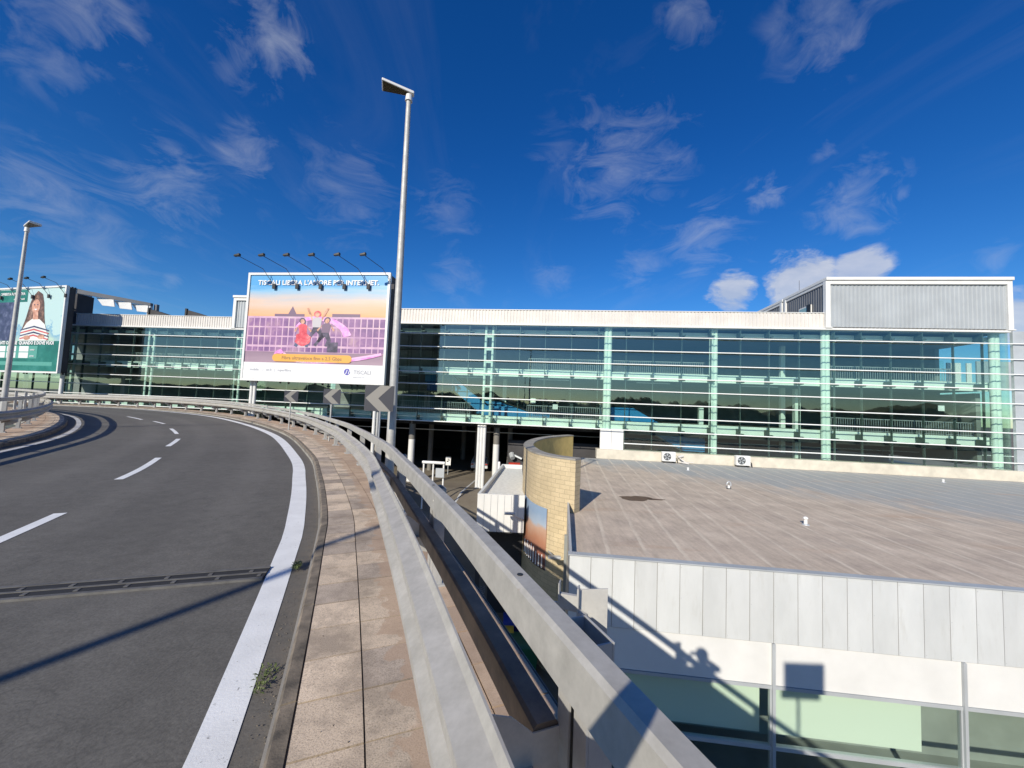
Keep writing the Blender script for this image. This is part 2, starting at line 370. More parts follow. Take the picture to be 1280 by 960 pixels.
o_ = [(-7.1, -.01), (-7.1, -.75), (-5.5, -1.1), (-2, -1.2), (.2, -1.1), (1.22, -.55), (1.22, .115), (.95, .115), (0.02, .0), (0, -.01)]
mb = MB(); pr = [(1.30, .12), (1.30, -.45), (.2, -1.0), (-2, -1.15), (-5.5, -1.1), (-8.3, -.6), (-8.3, .12), (-7.12, .12), (-7.12, -.03), (-.02, -.03), (-.02, .06), (1.29, .06), (1.29, .12)]
mb.sweep([[P(s, o, z) for o, z in pr] for s in srange(S0, S1, .8)], True, caps=True); struct(mb.build('ramp_deck', 'concrete'))
# kerbs: a run of kerb stones either side
def kerb(name, sgn, base):
    mb = MB(); s = S0
    while s < S1:
        e = min(s+1.0, S1)
        pf = [(0, -.02), (0, .10), (.015, .125), (.078, .13), (.078, -.02)]
        mb.sweep([[P(q, base+sgn*o, z) for o, z in pf] for q in srange(s+.006, e-.006, .5)], True, caps=True); s = e
    return struct(mb.build(name, 'kerb'))
kerb('kerb', 1, 0); kerb('kerb', -1, INNER)
def slabs(name, base, sgn, cols):
    mb = MB(); s = S0; i = 0
    while s < 56:
        for j, (a, b_) in enumerate(cols):
            k = random.random(); tone = (.70, .56, .415)
            if k < .28: tone = (.47, .385, .305)
            elif k < .45: tone = (.60, .485, .36)
            g = random.uniform(.9, 1.08); tone = tuple(x*g for x in tone)
            z = .132+random.uniform(-.002, .002); q0, q1 = s+.005, s+.328
            pts = [P(q0, base+sgn*(a+.004), z), P(q0, base+sgn*(b_-.004), z), P(q1, base+sgn*(b_-.004), z), P(q1, base+sgn*(a+.004), z)]
            lo = [(p[0], p[1], p[2]-.03) for p in pts]; n = len(mb.v); mb.v += pts+lo
            mb.face((n, n+1, n+2, n+3), [(q0, a), (q0, b_), (q1, b_), (q1, a)], tone)
            for e in range(4): mb.face((n+e, n+4+e, n+4+(e+1) % 4, n+(e+1) % 4), [(q0, a)]*4, tuple(x*.6 for x in tone))
        s += .333; i += 1
    return struct(mb.build(name, 'slabs'))
slabs('pavement', 0, 1, [(.084, .385), (.385, .68), (.68, .97), (.97, 1.28)])
slabs('island_pavement', INNER, -1, [(.11, .40), (.40, .69), (.69, 1.15)])
struct(strip('pavement_bed', 'mortar', S0, S1, .079, 1.295, .1225, .8))
struct(strip('island_bed', 'mortar', S0, S1, INNER-1.19, INNER-.10, .1225, .8))
# painted markings
def lerp(tab):
    def f(s):
        for (a, x), (b_, y) in zip(tab, tab[1:]):
            if s <= b_: return x+(y-x)*max(0, (s-a)/(b_-a))
        return tab[-1][1]
    return f
struct(strip('road_edge_line', 'paint', S0, S1, lerp([(-30, -.33), (2, -.335), (6, -.41), (10, -.45), (17, -.58), (26, -.65), (90, -.65)]), lerp([(-30, -.16), (2, -.16), (6, -.19), (10, -.2), (17, -.28), (26, -.38), (90, -.4)]), .004, .5))
struct(strip('inner_edge_line', 'paint_old', S0, 60, INNER+.27, INNER+.42, .004, .5))
dashes = [((6.07, -3.11), (7.16, -3.08)), ((9.78, -3.32), (13.24, -3.38)), ((16.12, -3.6), (18.82, -3.58)), ((21.14, -3.69), (23.99, -3.82)), ((27.14, -3.85), (29.09, -4.07)), ((30.4, -4.4), (33.28, -4.6)), ((32.6, -5.28), (35.83, -5.34)), ((35.4, -6.13), (37.9, -6.3))]
dashes[0] = ((3.6, -3.08), (7.16, -3.08)); dashes.insert(0, ((-2.5, -3.08), (.6, -3.08))); dashes = dashes[:7]
mb = MB()
for (a, oa), (b_, ob) in dashes:
    ss = srange(a, b_, .4); w = .065
    mb.sweep([[P(s, oa+(ob-oa)*(s-a)/(b_-a)-w, .0045), P(s, oa+(ob-oa)*(s-a)/(b_-a)+w, .0045)] for s in ss])
struct(mb.build('lane_line', 'paint'))
# expansion joint across the carriageway
mb = MB(); A = Vector((-2.2, 3.66, 0)); B = Vector((-9.6, 1.3, 0)); d = (B-A).normalized(); nn = Vector((-d.y, d.x, 0))
def jz(p): return -1.632+.003*(p.y-3.2)/1
def jbox(w0, w1, z0, z1, m, mbx, a0=0, a1=None):
    a1 = (B-A).length if a1 is None else a1; n = 10
    rings = []
    for i in range(n+1):
        p = A+d*(a0+(a1-a0)*i/n); pz = jz(p)
        rings.append([(p.x+nn.x*w0, p.y+nn.y*w0, pz+z0), (p.x+nn.x*w1, p.y+nn.y*w1, pz+z0), (p.x+nn.x*w1, p.y+nn.y*w1, pz+z1), (p.x+nn.x*w0, p.y+nn.y*w0, pz+z1)])
    mbx.sweep(rings, True, caps=True)
J = MB(); jbox(-.10, .10, -.03, .010, 'rubber', J); J = J.build('expansion_joint', 'rubber'); struct(J)
e1 = MB(); jbox(-.135, -.10, -.03, .014, '', e1); jbox(.10, .135, -.03, .014, '', e1); jbox(-.012, .012, .0, .015, '', e1)
for i in range(24):
    jbox(.03, .075, 0, .0145, '', e1, i*.32+.03, i*.32+.06)
    jbox(-.075, -.03, 0, .0145, '', e1, i*.32+.12, i*.32+.15)
e1.build('joint_edge', 'joint_steel', J)

# ------------------------------------------------------------------ guardrails
WP = [(.578, .93), (.566, .905), (.50, .88), (.50, .845), (.572, .80), (.572, .752), (.50, .705), (.50, .672), (.566, .645), (.578, .62),
      (.585, .62), (.573, .65), (.507, .676), (.507, .70), (.579, .748), (.579, .804), (.507, .85), (.507, .876), (.573, .90), (.585, .93)]
def guardrail(base, sgn, s0, s1, label, wjump=4.0, detail=True, hup=0, lo0=-99):
    t = thing('guardrail', label, 'guardrail', P((max(s0, 0)+0), base+sgn*1.05, .12))
    T = lambda pf: [(base+sgn*o, z) for o, z in pf]
    s = s0; k = 0
    while s < s1-.5:
        e = min(s+wjump, s1); sh = .004*(k % 2)
        mb = rail([(o+sgn*sh, z) for o, z in T(WP)], s, e+.16, .35)
        for zz in (.862, .690):
            for q in (s+.06, s+.12):
                a = Vector(P(q, base+sgn*.492, zz)); c = Vector(P(q, base+sgn*.506, zz)); mb.tube(c, a, .016, .012, 8)
        for q in (s+1.1, s+2.2, s+3.3):
            mb.tube(P(q, base+sgn*.578, .776), P(q, base+sgn*.566, .776), .013, .010, 8)
        mb.build('wave_beam', 'galv', t, smooth=True); s = e; k += 1
    # handrail box beam and lower box beam
    up_pf = [(.772, .935+hup), (.84, .93+hup), (.852, .94+hup), (.852, 1.035+hup), (.842, 1.05+hup), (.792, 1.05+hup), (.780, 1.038+hup)]; up_pf = [(o-.012, z) for o, z in up_pf]
    lo_pf = [(.84, .50), (.92, .50), (.926, .605), (.916, .617), (.85, .617), (.838, .605)]
    s = s0; k = 0
    while s < s1-.5:
        e = min(s+5.85, s1)
        mb = rail(T(up_pf), s+.004, e-.004, .35)
        if detail:
            for q in (s+.25, s+.45, s+2.9, e-.45, e-.25):
                mb.tube(P(q, base+sgn*.77, .99), P(q, base+sgn*.762, .99), .011, .008, 8)
            for q in (s+.42, s+1.6, s+3.1, e-.6):
                n = len(mb.v)
                for dz_ in (1.048+hup, 1.0525+hup): mb.v += [P(q+.010*math.cos(k_*PI/5), base+sgn*(.803+.010*math.sin(k_*PI/5)), dz_) for k_ in range(10)]
                mb.face([n+10+k_ for k_ in range(10)], None, None, 1)
                for k_ in range(10): mb.face((n+k_, n+(k_+1) % 10, n+10+(k_+1) % 10, n+10+k_), None, None, 1)
        mb.build('top_rail', ('galv', 'black'), t, smooth=True)
        if e > lo0+.5: rail(T(lo_pf), max(lo0, s+.004), e-.004, .35).build('lower_rail', 'shade_brown', t, smooth=True)
        s = e; k += 1
    s = .86-2.22*30
    while s < s1:
        if s > s0:
            mb = MB(); h = .055
            def bx(sa, sb, oa, ob, za, zb):
                mb.hexa([P(sa, base+sgn*oa, za), P(sb, base+sgn*oa, za), P(sb, base+sgn*ob, za), P(sa, base+sgn*ob, za), P(sa, base+sgn*oa, zb), P(sb, base+sgn*oa, zb), P(sb, base+sgn*ob, zb), P(sa, base+sgn*ob, zb)])
            # C section post behind both rails
            bx(s+.008, s+.075, .925, .933, .12, .925+hup); bx(s-.082, s-.014, .930, .938, .12, .925+hup)
            bx(s+.069, s+.075, .934, 1.012, .12, .92+hup); bx(s-.082, s-.076, .939, 1.012, .12, .92+hup); bx(s-.082, s+.075, 1.013, 1.020, .12, .92+hup)
            bx(s-.08, s+.073, .856, .924, .90+hup, .922+hup)
            bx(s-.11, s+.11, .88, 1.09, .125, .146)
            for a_, b__ in ((-.08, .905), (.08, .905), (-.08, 1.06), (.08, 1.06)): mb.tube(P(s+a_, base+sgn*b__, .13), P(s+a_, base+sgn*b__, .165), .013, .013, 6)
            mb.build('post', 'galv_post', t)
            mb = MB()   # folded spacer plate holding the wave beam off the post
            for ds in (.062,):
                q = [(.60, .74), (.66, .70), (.76, .665), (.834, .60), (.93, .60), (.93, .36), (.78, .40), (.60, .55)]
                n = len(mb.v)
                for o, z in q: mb.v.append(P(s+ds, base+sgn*o, z))
                for o, z in q: mb.v.append(P(s+ds+.006, base+sgn*o, z))
                k5 = len(q); mb.face([n+i for i in range(k5)]); mb.face([n+2*k5-1-i for i in range(k5)])
                for i in range(k5): mb.face((n+i, n+(i+1) % k5, n+k5+(i+1) % k5, n+k5+i))
            bx(s-.03, s+.066, .593, .599, .62, .86); bx(s+.02, s+.061, .60, .835, .50, .506)
            mb.build('spacer', 'galv_post', t)
        s += 2.22
    return t
gr1 = guardrail(0, 1, -24, 78, 'long galvanised guardrail with wave beam and box top rail between pavement slabs and the drop', lo0=.93)
gr2 = guardrail(INNER, -1, -12, 56, 'curved guardrail on the inner island, left side of the road, seen from its back', hup=.27)

# bolted bracket outside the near top rail
b0 = ondepth(737, 762, 1.42)
mb = MB(); bt = P(1.35, 1.02, 0)
def br_fr(x, y, z): x, y, z = x*.73, y*.73, z*.73; return (b0.x+x*.95+y*.3, b0.y-x*.3+y*.95, b0.z+z)
mb.hexa([br_fr(-.04, -.002, -.02), br_fr(.085, -.002, -.11), br_fr(.085, .004, -.11), br_fr(-.04, .004, -.02), br_fr(-.04, -.002, .09), br_fr(.085, -.002, .115), br_fr(.085, .004, .115), br_fr(-.04, .004, .09)])
mb.box((-.15, -.02, -.01), (-.06, .0, .06), br_fr); mb.box((-.15, -.05, .03), (-.145, .0, .12), br_fr); mb.box((-.06, -.03, -.04), (-.052, .02, .10), br_fr)
mb.tube(br_fr(-.05, -.01, -.02), br_fr(-.02, -.035, -.02), .012)
mb.box((-.25, .01, -.03), (-.05, .02, .0), br_fr)
mb.build('bracket', 'galv_post', gr1)

# ------------------------------------------------------------------ facade frames
al = math.atan(.123); E1 = Vector((math.cos(al), -math.sin(al), 0)); N1 = Vector((math.sin(al), math.cos(al), 0)); O1 = Vector((0, 30.9, 0))
def fac(a, b, z): p = O1+E1*a+N1*b; return (p.x, p.y, z)
a2_ = math.atan(.083); E2 = Vector((math.cos(a2_), -math.sin(a2_), 0)); N2 = Vector((math.sin(a2_), math.cos(a2_), 0)); O2 = Vector((0, 36.1, 0))
def fac2(a, b, z): p = O2+E2*a+N2*b; return (p.x, p.y, z)
def a_of(u, v=480):
    d = ray(u, v); t = O1.y/(d.y+.123*d.x); return (d*t).x/E1.x
def a2_of(u, v=450):
    d = ray(u, v); t = O2.y/(d.y+.083*d.x); return (d*t).x/E2.x
TOP, PT, B1, B2, BASE = 6.62, 7.9, 2.5, -1.42, -2.95
ter = thing('glass_building', 'long two-wing building behind a green glass facade striped by white tubes, filling the whole background', 'building', fac(5, 0, -6.5))
RZ = [5.77, 4.68, 3.64, 2.60, 1.61, .61, -.40, -1.42, -2.43]
def wing(fr, A0, A1, cols, low_from, mull, left=False, u_right=None):
    # glass, one sheet per bay
    xs = [A0]+[c for c in cols if A0+1 < c < A1-1]+[A1]
    for x0, x1 in zip(xs, xs[1:]):
        zb = BASE if (x0 >= low_from-.5) else B2
        m0 = MB()
        if x0 < low_from < x1:
            m0.box((x0+.01, 0, B2), (low_from, .02, TOP-.02), fr); m0.box((low_from, 0, BASE), (x1-.01, .02, TOP-.02), fr)
        else: m0.box((x0+.01, 0, zb), (x1-.01, .02, TOP-.02), fr)
        m0.build('glass_sheet', 'glass', ter)
    # mullions with clamps at the floors
    for x in mull:
        zb = BASE if x >= low_from else B2
        m0 = MB(); m0.box((x-.02, .03, zb), (x+.02, .20, TOP-.1), fr)
        for zc in (6.0, B1, B2) if True else ():
            if zc-.1 >= zb-.2: m0.box((x+.025, .08, zc+.02), (x+.30, .5, zc+.10), fr); m0.box((x-.03, .05, zc+.03), (x+.03, .7, zc+.45), fr)
        m0.build('mullion', 'mullion', ter)
    for i, z in enumerate(RZ):
        x0 = A0-.1; x1 = A1+(.9 if not left else 0)
        if z < -1.6: x0 = max(x0, low_from)
        m0 = MB(); m0.tube(fr(x0, -.36, z), fr(x1, -.36, z), .040, n=10)
        for x in mull:
            if x0 < x < x1: m0.box((x-.015, -.34, z-.012), (x+.015, 0, z+.012), fr)
        m0.build('louvre_tube', 'tube_white', ter, smooth=True)
    for x in cols:
        m0 = MB(); zb = BASE if x >= low_from else B2
        w = .30 if abs(x-a_of(608)) < .5 or left else .14
        for dx in (-w, w): m0.tube(fr(x+dx, .55, zb), fr(x+dx, .55, TOP), .11 if w > .25 else .17, n=12)
        for z in RZ:
            if z > zb: m0.box((x-w, .47, z-.09), (x+w, .63, z+.09), fr)
        m0.build('facade_column', 'col_pale', ter, smooth=True)
    for zb, x0 in ((6.10, A0), (B1, A0), (B2, A0)):
        h = .62 if zb < 6 else .3
        m0 = MB(); m0.box((x0+.05, .78, zb), (A1-.25, .95, zb+h), fr); m0.build('slab_edge', 'slab_white', ter)
        m0 = MB(); m0.box((x0+.05, .96, zb+.05), (A1-.25, 13, zb+(h if zb < 6 else .4)-.04), fr); m0.build('floor_slab', 'int_floor', ter)
    m0 = MB(); m0.box((A0+.05, 12, B2 if not left else -6), (A1-.3, 12.3, TOP), fr); m0.build('inner_wall', 'interior', ter)
    # parapet, coping and trim
    m0 = MB(); pts = []; x = A0; p_ = .0
    rings = []; w_ = .26
    n = int((A1-A0)/w_)
    for i in range(n):
        x = A0+i*w_
        for dx, b in ((0, .0), (.16, .0), (.175, .045), (.245, .045)): rings.append([fr(x+dx, .10+b, TOP+.14), fr(x+dx, .10+b, PT)])
    rings.append([fr(A1, .1, TOP+.14), fr(A1, .1, PT)]); rings.append([fr(A1, .35, TOP+.14), fr(A1, .35, PT)]); rings.append([fr(A0, .35, TOP+.14), fr(A0, .35, PT)]); rings.append(rings[0])
    m0.sweep(rings); m0.build('parapet', 'corr', ter)
    m0 = MB(); m0.box((A0, -.12, TOP), (A1+.1, .4, TOP+.135), fr); m0.box((A0, .06, PT+.002), (A1, .42, PT+.05), fr); m0.build('parapet_trim', 'white_metal', ter)
    m0 = MB(); m0.box((A0, .42, TOP), (A1, 13, TOP+.3), fr); m0.build('roof', 'concrete', ter)
cols = [a_of(608), a_of(760), a_of(895), a_of(1038)]; AL = a_of(318, 500); AR = a_of(1262)
cols = [cols[0]-9.6]+cols+[AR-.35]
mulls = []
for u in (523, 553, 584, 617, 648, 680, 713, 747): mulls.append(a_of(u))
for u in (782, 816, 852, 889, 926, 962, 1000, 1040+4): mulls.append(a_of(u))
for u in (1078, 1115, 1155, 1194, 1231): mulls.append(a_of(u))
x = mulls[0]-1.98
while x > AL+.5: mulls.append(x); x -= 1.98
LOW = a_of(779, 550)
wing(fac, AL, AR, cols, LOW, sorted(mulls))
colsL = [a2_of(181), a2_of(292)]; BL = -62; BR_ = a2_of(316)+1.5
x = BL+1; ml_ = []
p0 = a2_of(181)+.35
k = -14
while p0+k*1.86 < BR_-.4: ml_.append(p0+k*1.86); k += 1
cL = [colsL[0]-9*i for i in (2, 1)]+colsL
wing(fac2, BL, BR_, cL, 999, ml_, left=True)
# left wing lower facade down to the ground
m0 = MB(); m0.box((BL, 0, -6), (BR_, .02, B2-.02), fac2); m0.build('glass_sheet', 'glass', ter)
# glazed return wall between wings and at the right end
m0 = MB(); m0.box((AL, .03, B2), (AL+.03, 5.5, TOP), fac); m0.box((AR-.03, .05, BASE), (AR, 12, TOP-.02), fac); m0.build('glass_return', 'glass', ter)
m0 = MB(); m0.box((AR+.05, -.25, BASE-.6), (AR+.85, -.05, TOP+.05), fac); bevel(m0.build('end_fin', 'grey_metal', ter), .01)
# base beam, wall panel by the entrance
m0 = MB(); m0.box((a_of(745, 560)-.0, -.5, -3.66), (AR+2.5, .5, BASE), fac); bevel(m0.build('base_beam', 'concrete_pale', ter), .02)
m0 = MB(); m0.box((a_of(750, 550), -.05, BASE+.002), (a_of(764, 550)-.01, .25, B2-.03), fac); m0.box((a_of(764, 550)+.01, -.05, BASE+.002), (LOW, .25, B2-.03), fac); m0.build('wall_panel', 'white_metal', ter)
m0 = MB(); m0.box((AL, .0, B2-.06), (LOW, .9, B2-.005), fac); m0.build('soffit_trim', 'slab_white', ter)
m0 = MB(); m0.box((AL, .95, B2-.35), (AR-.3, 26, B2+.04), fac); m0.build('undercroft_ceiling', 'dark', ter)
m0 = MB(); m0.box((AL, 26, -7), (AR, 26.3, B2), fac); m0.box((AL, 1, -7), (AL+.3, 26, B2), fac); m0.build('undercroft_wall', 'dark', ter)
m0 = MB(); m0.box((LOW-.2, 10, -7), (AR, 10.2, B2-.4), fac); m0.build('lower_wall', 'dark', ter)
m0 = MB(); m0.box((AR-.6, 1.6, BASE), (AR-.3, 12, 2.4), fac); m0.box((AR-.6, 4.6, 2.41), (AR-.3, 12, TOP), fac); m0.build('inner_wall', 'interior', ter)
m0 = MB(); m0.box((LOW-.3, .6, -3.7), (AR, 10, -3.5), fac); m0.build('floor_slab', 'int_floor', ter)
# dark recess wall right of the entrance columns, with a small box on it
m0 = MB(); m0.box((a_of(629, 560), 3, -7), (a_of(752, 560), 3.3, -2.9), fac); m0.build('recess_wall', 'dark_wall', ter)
q = fac(a_of(642, 570), 2.9, -4.1)
m0 = MB(); m0.tube((q[0]-.5, q[1], q[2]), (q[0]+.4, q[1]-.3, q[2]-.35), .10); m0.tube((q[0]-.5, q[1], q[2]), (q[0]-.4, q[1]-.4, q[2]-.3), .25, .2); m0.build('duct', 'grey_metal', ter)
# entrance columns (white twin, grey ones with white foot)
def ecol(u, v, b, w, zt, zs, names):
    a = a_of(u, v)
    for (z0, z1, mm, r) in zs:
        m0 = MB()
        for dx in w: m0.tube(fac(a+dx, b, z0), fac(a+dx, b, z1), r, n=14)
        yield m0, mm
for m0, mm in ecol(600, 570, .3, (-.24, .0, .24), 0, [(-6.9, B2-.1, 'white_metal', .13)], None): m0.build('entrance_column', mm, ter, smooth=True)
for m0, mm in ecol(612, 570, 1.6, (.25,), 0, [(-6.9, -3.2, 'white_metal', .27), (-3.2, B2-.1, 'grey_col', .265)], None): m0.build('entrance_column', mm, ter, smooth=True)
for m0, mm in ecol(508, 550, 1.2, (.0,), 0, [(-6.9, -3.1, 'white_metal', .27), (-3.1, B2-.1, 'grey_col', .265)], None): m0.build('entrance_column', mm, ter, smooth=True)
for u, b, r in ((528, 7, .25), (588, 8, .5), (596, 9, .3), (628, 6, .25), (560, 16, .3)):
    m0 = MB(); m0.tube(fac(a_of(u, 550)*(1+b/31), b, -7), fac(a_of(u, 550)*(1+b/31), b, B2), r, n=12); m0.build('undercroft_column', 'grey_col', ter, smooth=True)
m0 = MB(); m0.box((a_of(1020), 4.5, BASE), (a_of(1020)+.35, 4.8, TOP), fac)
m0.build('interior_column', 'col_pale', ter)
for u, b, z0, z1, w in ((988, 3.0, -3.4, 2.4, .4), (868, 3.5, -3.4, B2+2.0, .35), (617+5, 4, .3, 2.5, .35), (700, 9, B2, B2+2.0, .3), (740, 6, B2, B2+2.0, .25)):
    a = a_of(u)*(1+b/30.9); m0 = MB(); m0.box((a, b, z0), (a+w, b+w, z1), fac); m0.build('interior_column', 'col_pale', ter)
# interior doorways and screens
for u0, u1, z0, z1, b, mm in ((1142, 1156, 3.1, 5.6, 7, 'glass_low'), (1160, 1166, 3.1, 5.4, 7, 'white'), (1170, 1177, 3.1, 5.4, 7, 'white'), (1184, 1190, 3.1, 5.4, 7, 'white'), (1196, 1240, 3.1, 5.6, 7, 'grey_metal')):
    a, c_ = a_of(u0)*(1+b/28), a_of(u1)*(1+b/28); m0 = MB(); m0.box((a, b, z0), (c_, b+.1, z1), fac); m0.build('door_panel', mm, ter)
for u, z in ((1177, .95), (695, -.05), (667, .35)):
    a = a_of(u); m0 = MB(); m0.box((a-.2, .06, z), (a+.2, .09, z+.4), fac); m0.build('notice', 'white', ter)
# railings along the floors
def railing(x0, x1, z, b, fr):
    m0 = MB(); m0.tube(fr(x0, b, z+1.02), fr(x1, b, z+1.02), .03, n=6); m0.tube(fr(x0, b, z+.12), fr(x1, b, z+.12), .02, n=6)
    x = x0
    while x < x1: m0.box((x-.012, b-.012, z), (x+.012, b+.012, z+1.0), fr); x += .16
    m0.build('handrail', 'grey_metal', ter)
for u0, u1 in ((655, 757), (764, 888), (1048, 1216)): railing(a_of(u0)+.2, a_of(u1), B1+.58, 1.3, fac)
for u0, u1 in ((490, 585), (655, 757), (1048, 1240)): railing(a_of(u0)+.2, a_of(u1), B2+.58, 1.3, fac)
railing(-44, BR_-1, B1+.58, 1.3, fac2)
m0 = MB()
for a in (-20, -12, -5, 2, 10, 18): m0.box((a, 1.3, B1-.16), (a+2.6, 1.5, B1-.1), fac)
m0.build('ceiling_fitting', 'white', ter)

# escalators seen through the glass
def escal(label, u0, u1, z0, z1, b, grp='escalators behind the glass'):
    a0, a1 = a_of(u0)*(1+b/31), a_of(u1)*(1+b/31); t = thing('escalator', label, 'escalator', fac(a1, b, z1), grp)
    for db in (0, 1.3):
        m0 = MB(); pr = [(a0-1.8, z0+.9), (a0, z0+.9), (a1, z1+.9), (a1+1.6, z1+.9), (a1+1.6, z1-.2), (a1, z1-.2), (a0, z0-.2), (a0-1.8, z0-.2)]
        n = len(pr); m0.v += [fac(x, b+db, z) for x, z in pr]+[fac(x, b+db+.12, z) for x, z in pr]
        m0.face(range(n)); m0.face(range(2*n-1, n-1, -1))
        for i in range(n): m0.face((i, (i+1) % n, n+(i+1) % n, n+i))
        m0.build('side_panel', 'blue', t)
        m0 = MB()
        for (xa, za), (xb, zb) in zip(pr[:3], pr[1:4]): m0.tube(fac(xa, b+db+.06, za+.12), fac(xb, b+db+.06, zb+.12), .05, n=8)
        m0.build('handrail', 'black', t, smooth=True)
    m0 = MB(); n = 24
    for i in range(n):
        x0 = a0+(a1-a0)*i/n; z = z0+(z1-z0)*i/n; m0.box((x0, b+.15, z-.3), (x0+(a1-a0)/n, b+1.28, z+.05), fac)
    m0.build('steps', 'grey_metal', t); return t
escal('blue-sided escalator behind the glass just right of the tall lamp post', 552, 606, 2.1, -.9, 2.2)
escal('low blue-sided escalator end behind the glass between the brick wall and first cooling unit', 618, 660, -.5, -1.4, 2.6)
escal('blue-sided escalator below the floor edge, left of the first outdoor cooling unit', 788, 852, -.6, -2.8, 2.2)
t = thing('hanging_screen', 'dark blue hanging panel high behind the glass right of the lamp post', 'panel', fac(a_of(545), 1.8, 1.6))
m0 = MB(); m0.box((a_of(531)*1.06, 1.8, 1.15), (a_of(563)*1.06, 1.95, 1.95), fac); m0.build('panel', 'navy', t)
m0 = MB(); m0.tube(fac(a_of(536), 1.87, 1.95), fac(a_of(536), 1.87, B1), .02); m0.tube(fac(a_of(558), 1.87, 1.95), fac(a_of(558), 1.87, B1), .02); m0.build('hanger', 'grey_metal', t)

# ------------------------------------------------------------------ roof cabins
def cabin(fr, x0, x1, b0_, b1_, z0, z1, label, window=False, grp=None):
    t = thing('roof_cabin', label, 'roof cabin', fr((x0+x1)/2, (b0_+b1_)/2, z0), grp)
    def corr(pa, pb, mm):   # wall from pa to pb in (a,b)
        L = math.hypot(pb[0]-pa[0], pb[1]-pa[1]); ux, uy = (pb[0]-pa[0])/L, (pb[1]-pa[1])/L; nx, ny = uy, -ux; rings = []; x = 0
        while x < L:
            for dx, h in ((0, .0), (.10, .0), (.14, .04), (.24, .04)):
                q = min(L, x+dx); rings.append([fr(pa[0]+ux*q-nx*h, pa[1]+uy*q-ny*h, z0+.1), fr(pa[0]+ux*q-nx*h, pa[1]+uy*q-ny*h, z1-.45)])
            x += .28
        m0 = MB(); m0.sweep(rings); return m0.build('wall', mm, t)
    corr((x0+.15, b0_+.08), (x1-.15, b0_+.08), 'corr_grey'); wl = corr((x0+.08, b1_-.15), (x0+.08, b0_+.15), 'dark_corr'); corr((x1-.08, b0_+.15), (x1-.08, b1_-.15), 'corr_grey'); corr((x1-.15, b1_-.08), (x0+.15, b1_-.08), 'corr_grey')
    for (x, b) in ((x0, b0_), (x1-.32, b0_), (x0, b1_-.32), (x1-.32, b1_-.32)):
        m0 = MB(); m0.box((x, b-.05 if b == b0_ else b, z0), (x+.32, b+.32, z1-.002), fr); m0.box((x-.06, b-.1, z0-.02), (x+.40, b+.36, z0+.08), fr); bevel(m0.build('corner_post', 'white_metal', t), .03)
    m0 = MB(); m0.box((x0-.02, b0_-.16, z1-.24), (x1+.02, b1_+.03, z1), fr); m0.box((x0+.3, b0_-.06, z1-.52), (x1-.3, b0_+.2, z1-.245), fr); m0.box((x0+.03, b0_+.3, z1-.46), (x0+.2, b1_-.3, z1-.225), fr)
    bevel(m0.build('roof_frame', 'white_metal', t), .03)
    if window:
        m0 = MB(); bm_ = b0_+2.4; m0.box((x0-.03, bm_-.75, z0+1.0), (x0+.06, bm_+.75, z0+2.2), fr); w = m0.build('window', 'white_metal', t)
        m0 = MB(); m0.box((x0-.045, bm_-.65, z0+1.1), (x0-.032, bm_+.65, z0+2.1), fr); m0.build('pane', 'glass', w)
        m0 = MB(); m0.box((x0-.075, bm_-.75, z0+1.05), (x0-.05, bm_-.3, z0+2.25), fr); m0.build('shutter', 'black', w)
    return t
xa, xb = a_of(1031, 380), a_of(1264, 380)
cabin(fac, xa, xb, -.1, 5.3, TOP+.14, 10.55, 'long grey corrugated roof cabin with white frame, nearest to the facade edge at right', True)
cabin(fac, xa, xb, 5.6, 11.0, TOP+.14, 10.5, 'rear roof cabin with dark side wall, just behind the long grey one')
cabin(fac2, a2_of(293, 380), a2_of(293, 380)+7, -.1, 4, TOP+.14, 10.1, 'corrugated roof cabin with white corner post peeking out left of the pink billboard')
# pergola on the left roof
t = thing('roof_pergola', 'dark steel pergola frame with open bays on the roof beside the green billboard', 'pergola', fac2(a2_of(120), 2, 7))
p1 = a2_of(92, 380); p2 = a2_of(150, 385)
m0 = MB()
m0.hexa([fac2(p1, 0, 10.1), fac2(p2, 3.0, 9.6), fac2(p2, 3.3, 9.6), fac2(p1, .3, 10.1), fac2(p1, 0, 10.55), fac2(p2, 3.0, 9.95), fac2(p2, 3.3, 9.95), fac2(p1, .3, 10.55)])
m0.build('top_beam', 'dark_corr', t)
for x, b, z in ((p2-.35, 3.0, 9.6), (p2, 3.4, 9.9)):
    m0 = MB(); m0.box((x, b, 6.8), (x+.35, b+.3, z), fac2); m0.build('post', 'white_metal' if b < 3.2 else 'dark_corr', t)
m0 = MB(); m0.box((p1-.3, .0, 6.8), (p1+.35, 1.5, 10.0), fac2); m0.build('end_wall', 'dark_wall', t)
m0 = MB(); m0.box((p1-2.5, -.05, 10.0), (p1+.1, 1.5, 10.6), fac2); m0.build('end_cap', 'white_metal', t)
for i in range(3):
    x = p1+1.2+i*(p2-p1-1.6)/3; k1 = (x-p1)/(p2-p1); zz = 10.1-.5*k1; bb_ = 3.0*k1
    m0 = MB(); m0.hexa([fac2(x+.5, bb_+.6, zz-.85), fac2(x+1.6, bb_+.9, zz-.9), fac2(x+1.6, bb_+1.0, zz-.9), fac2(x+.5, bb_+.7, zz-.85), fac2(x, bb_+.35, zz-.05), fac2(x+1.5, bb_+.8, zz-.15), fac2(x+1.5, bb_+.9, zz-.15), fac2(x, bb_+.45, zz-.05)]); m0.build('awning', 'white', t)
t0 = None
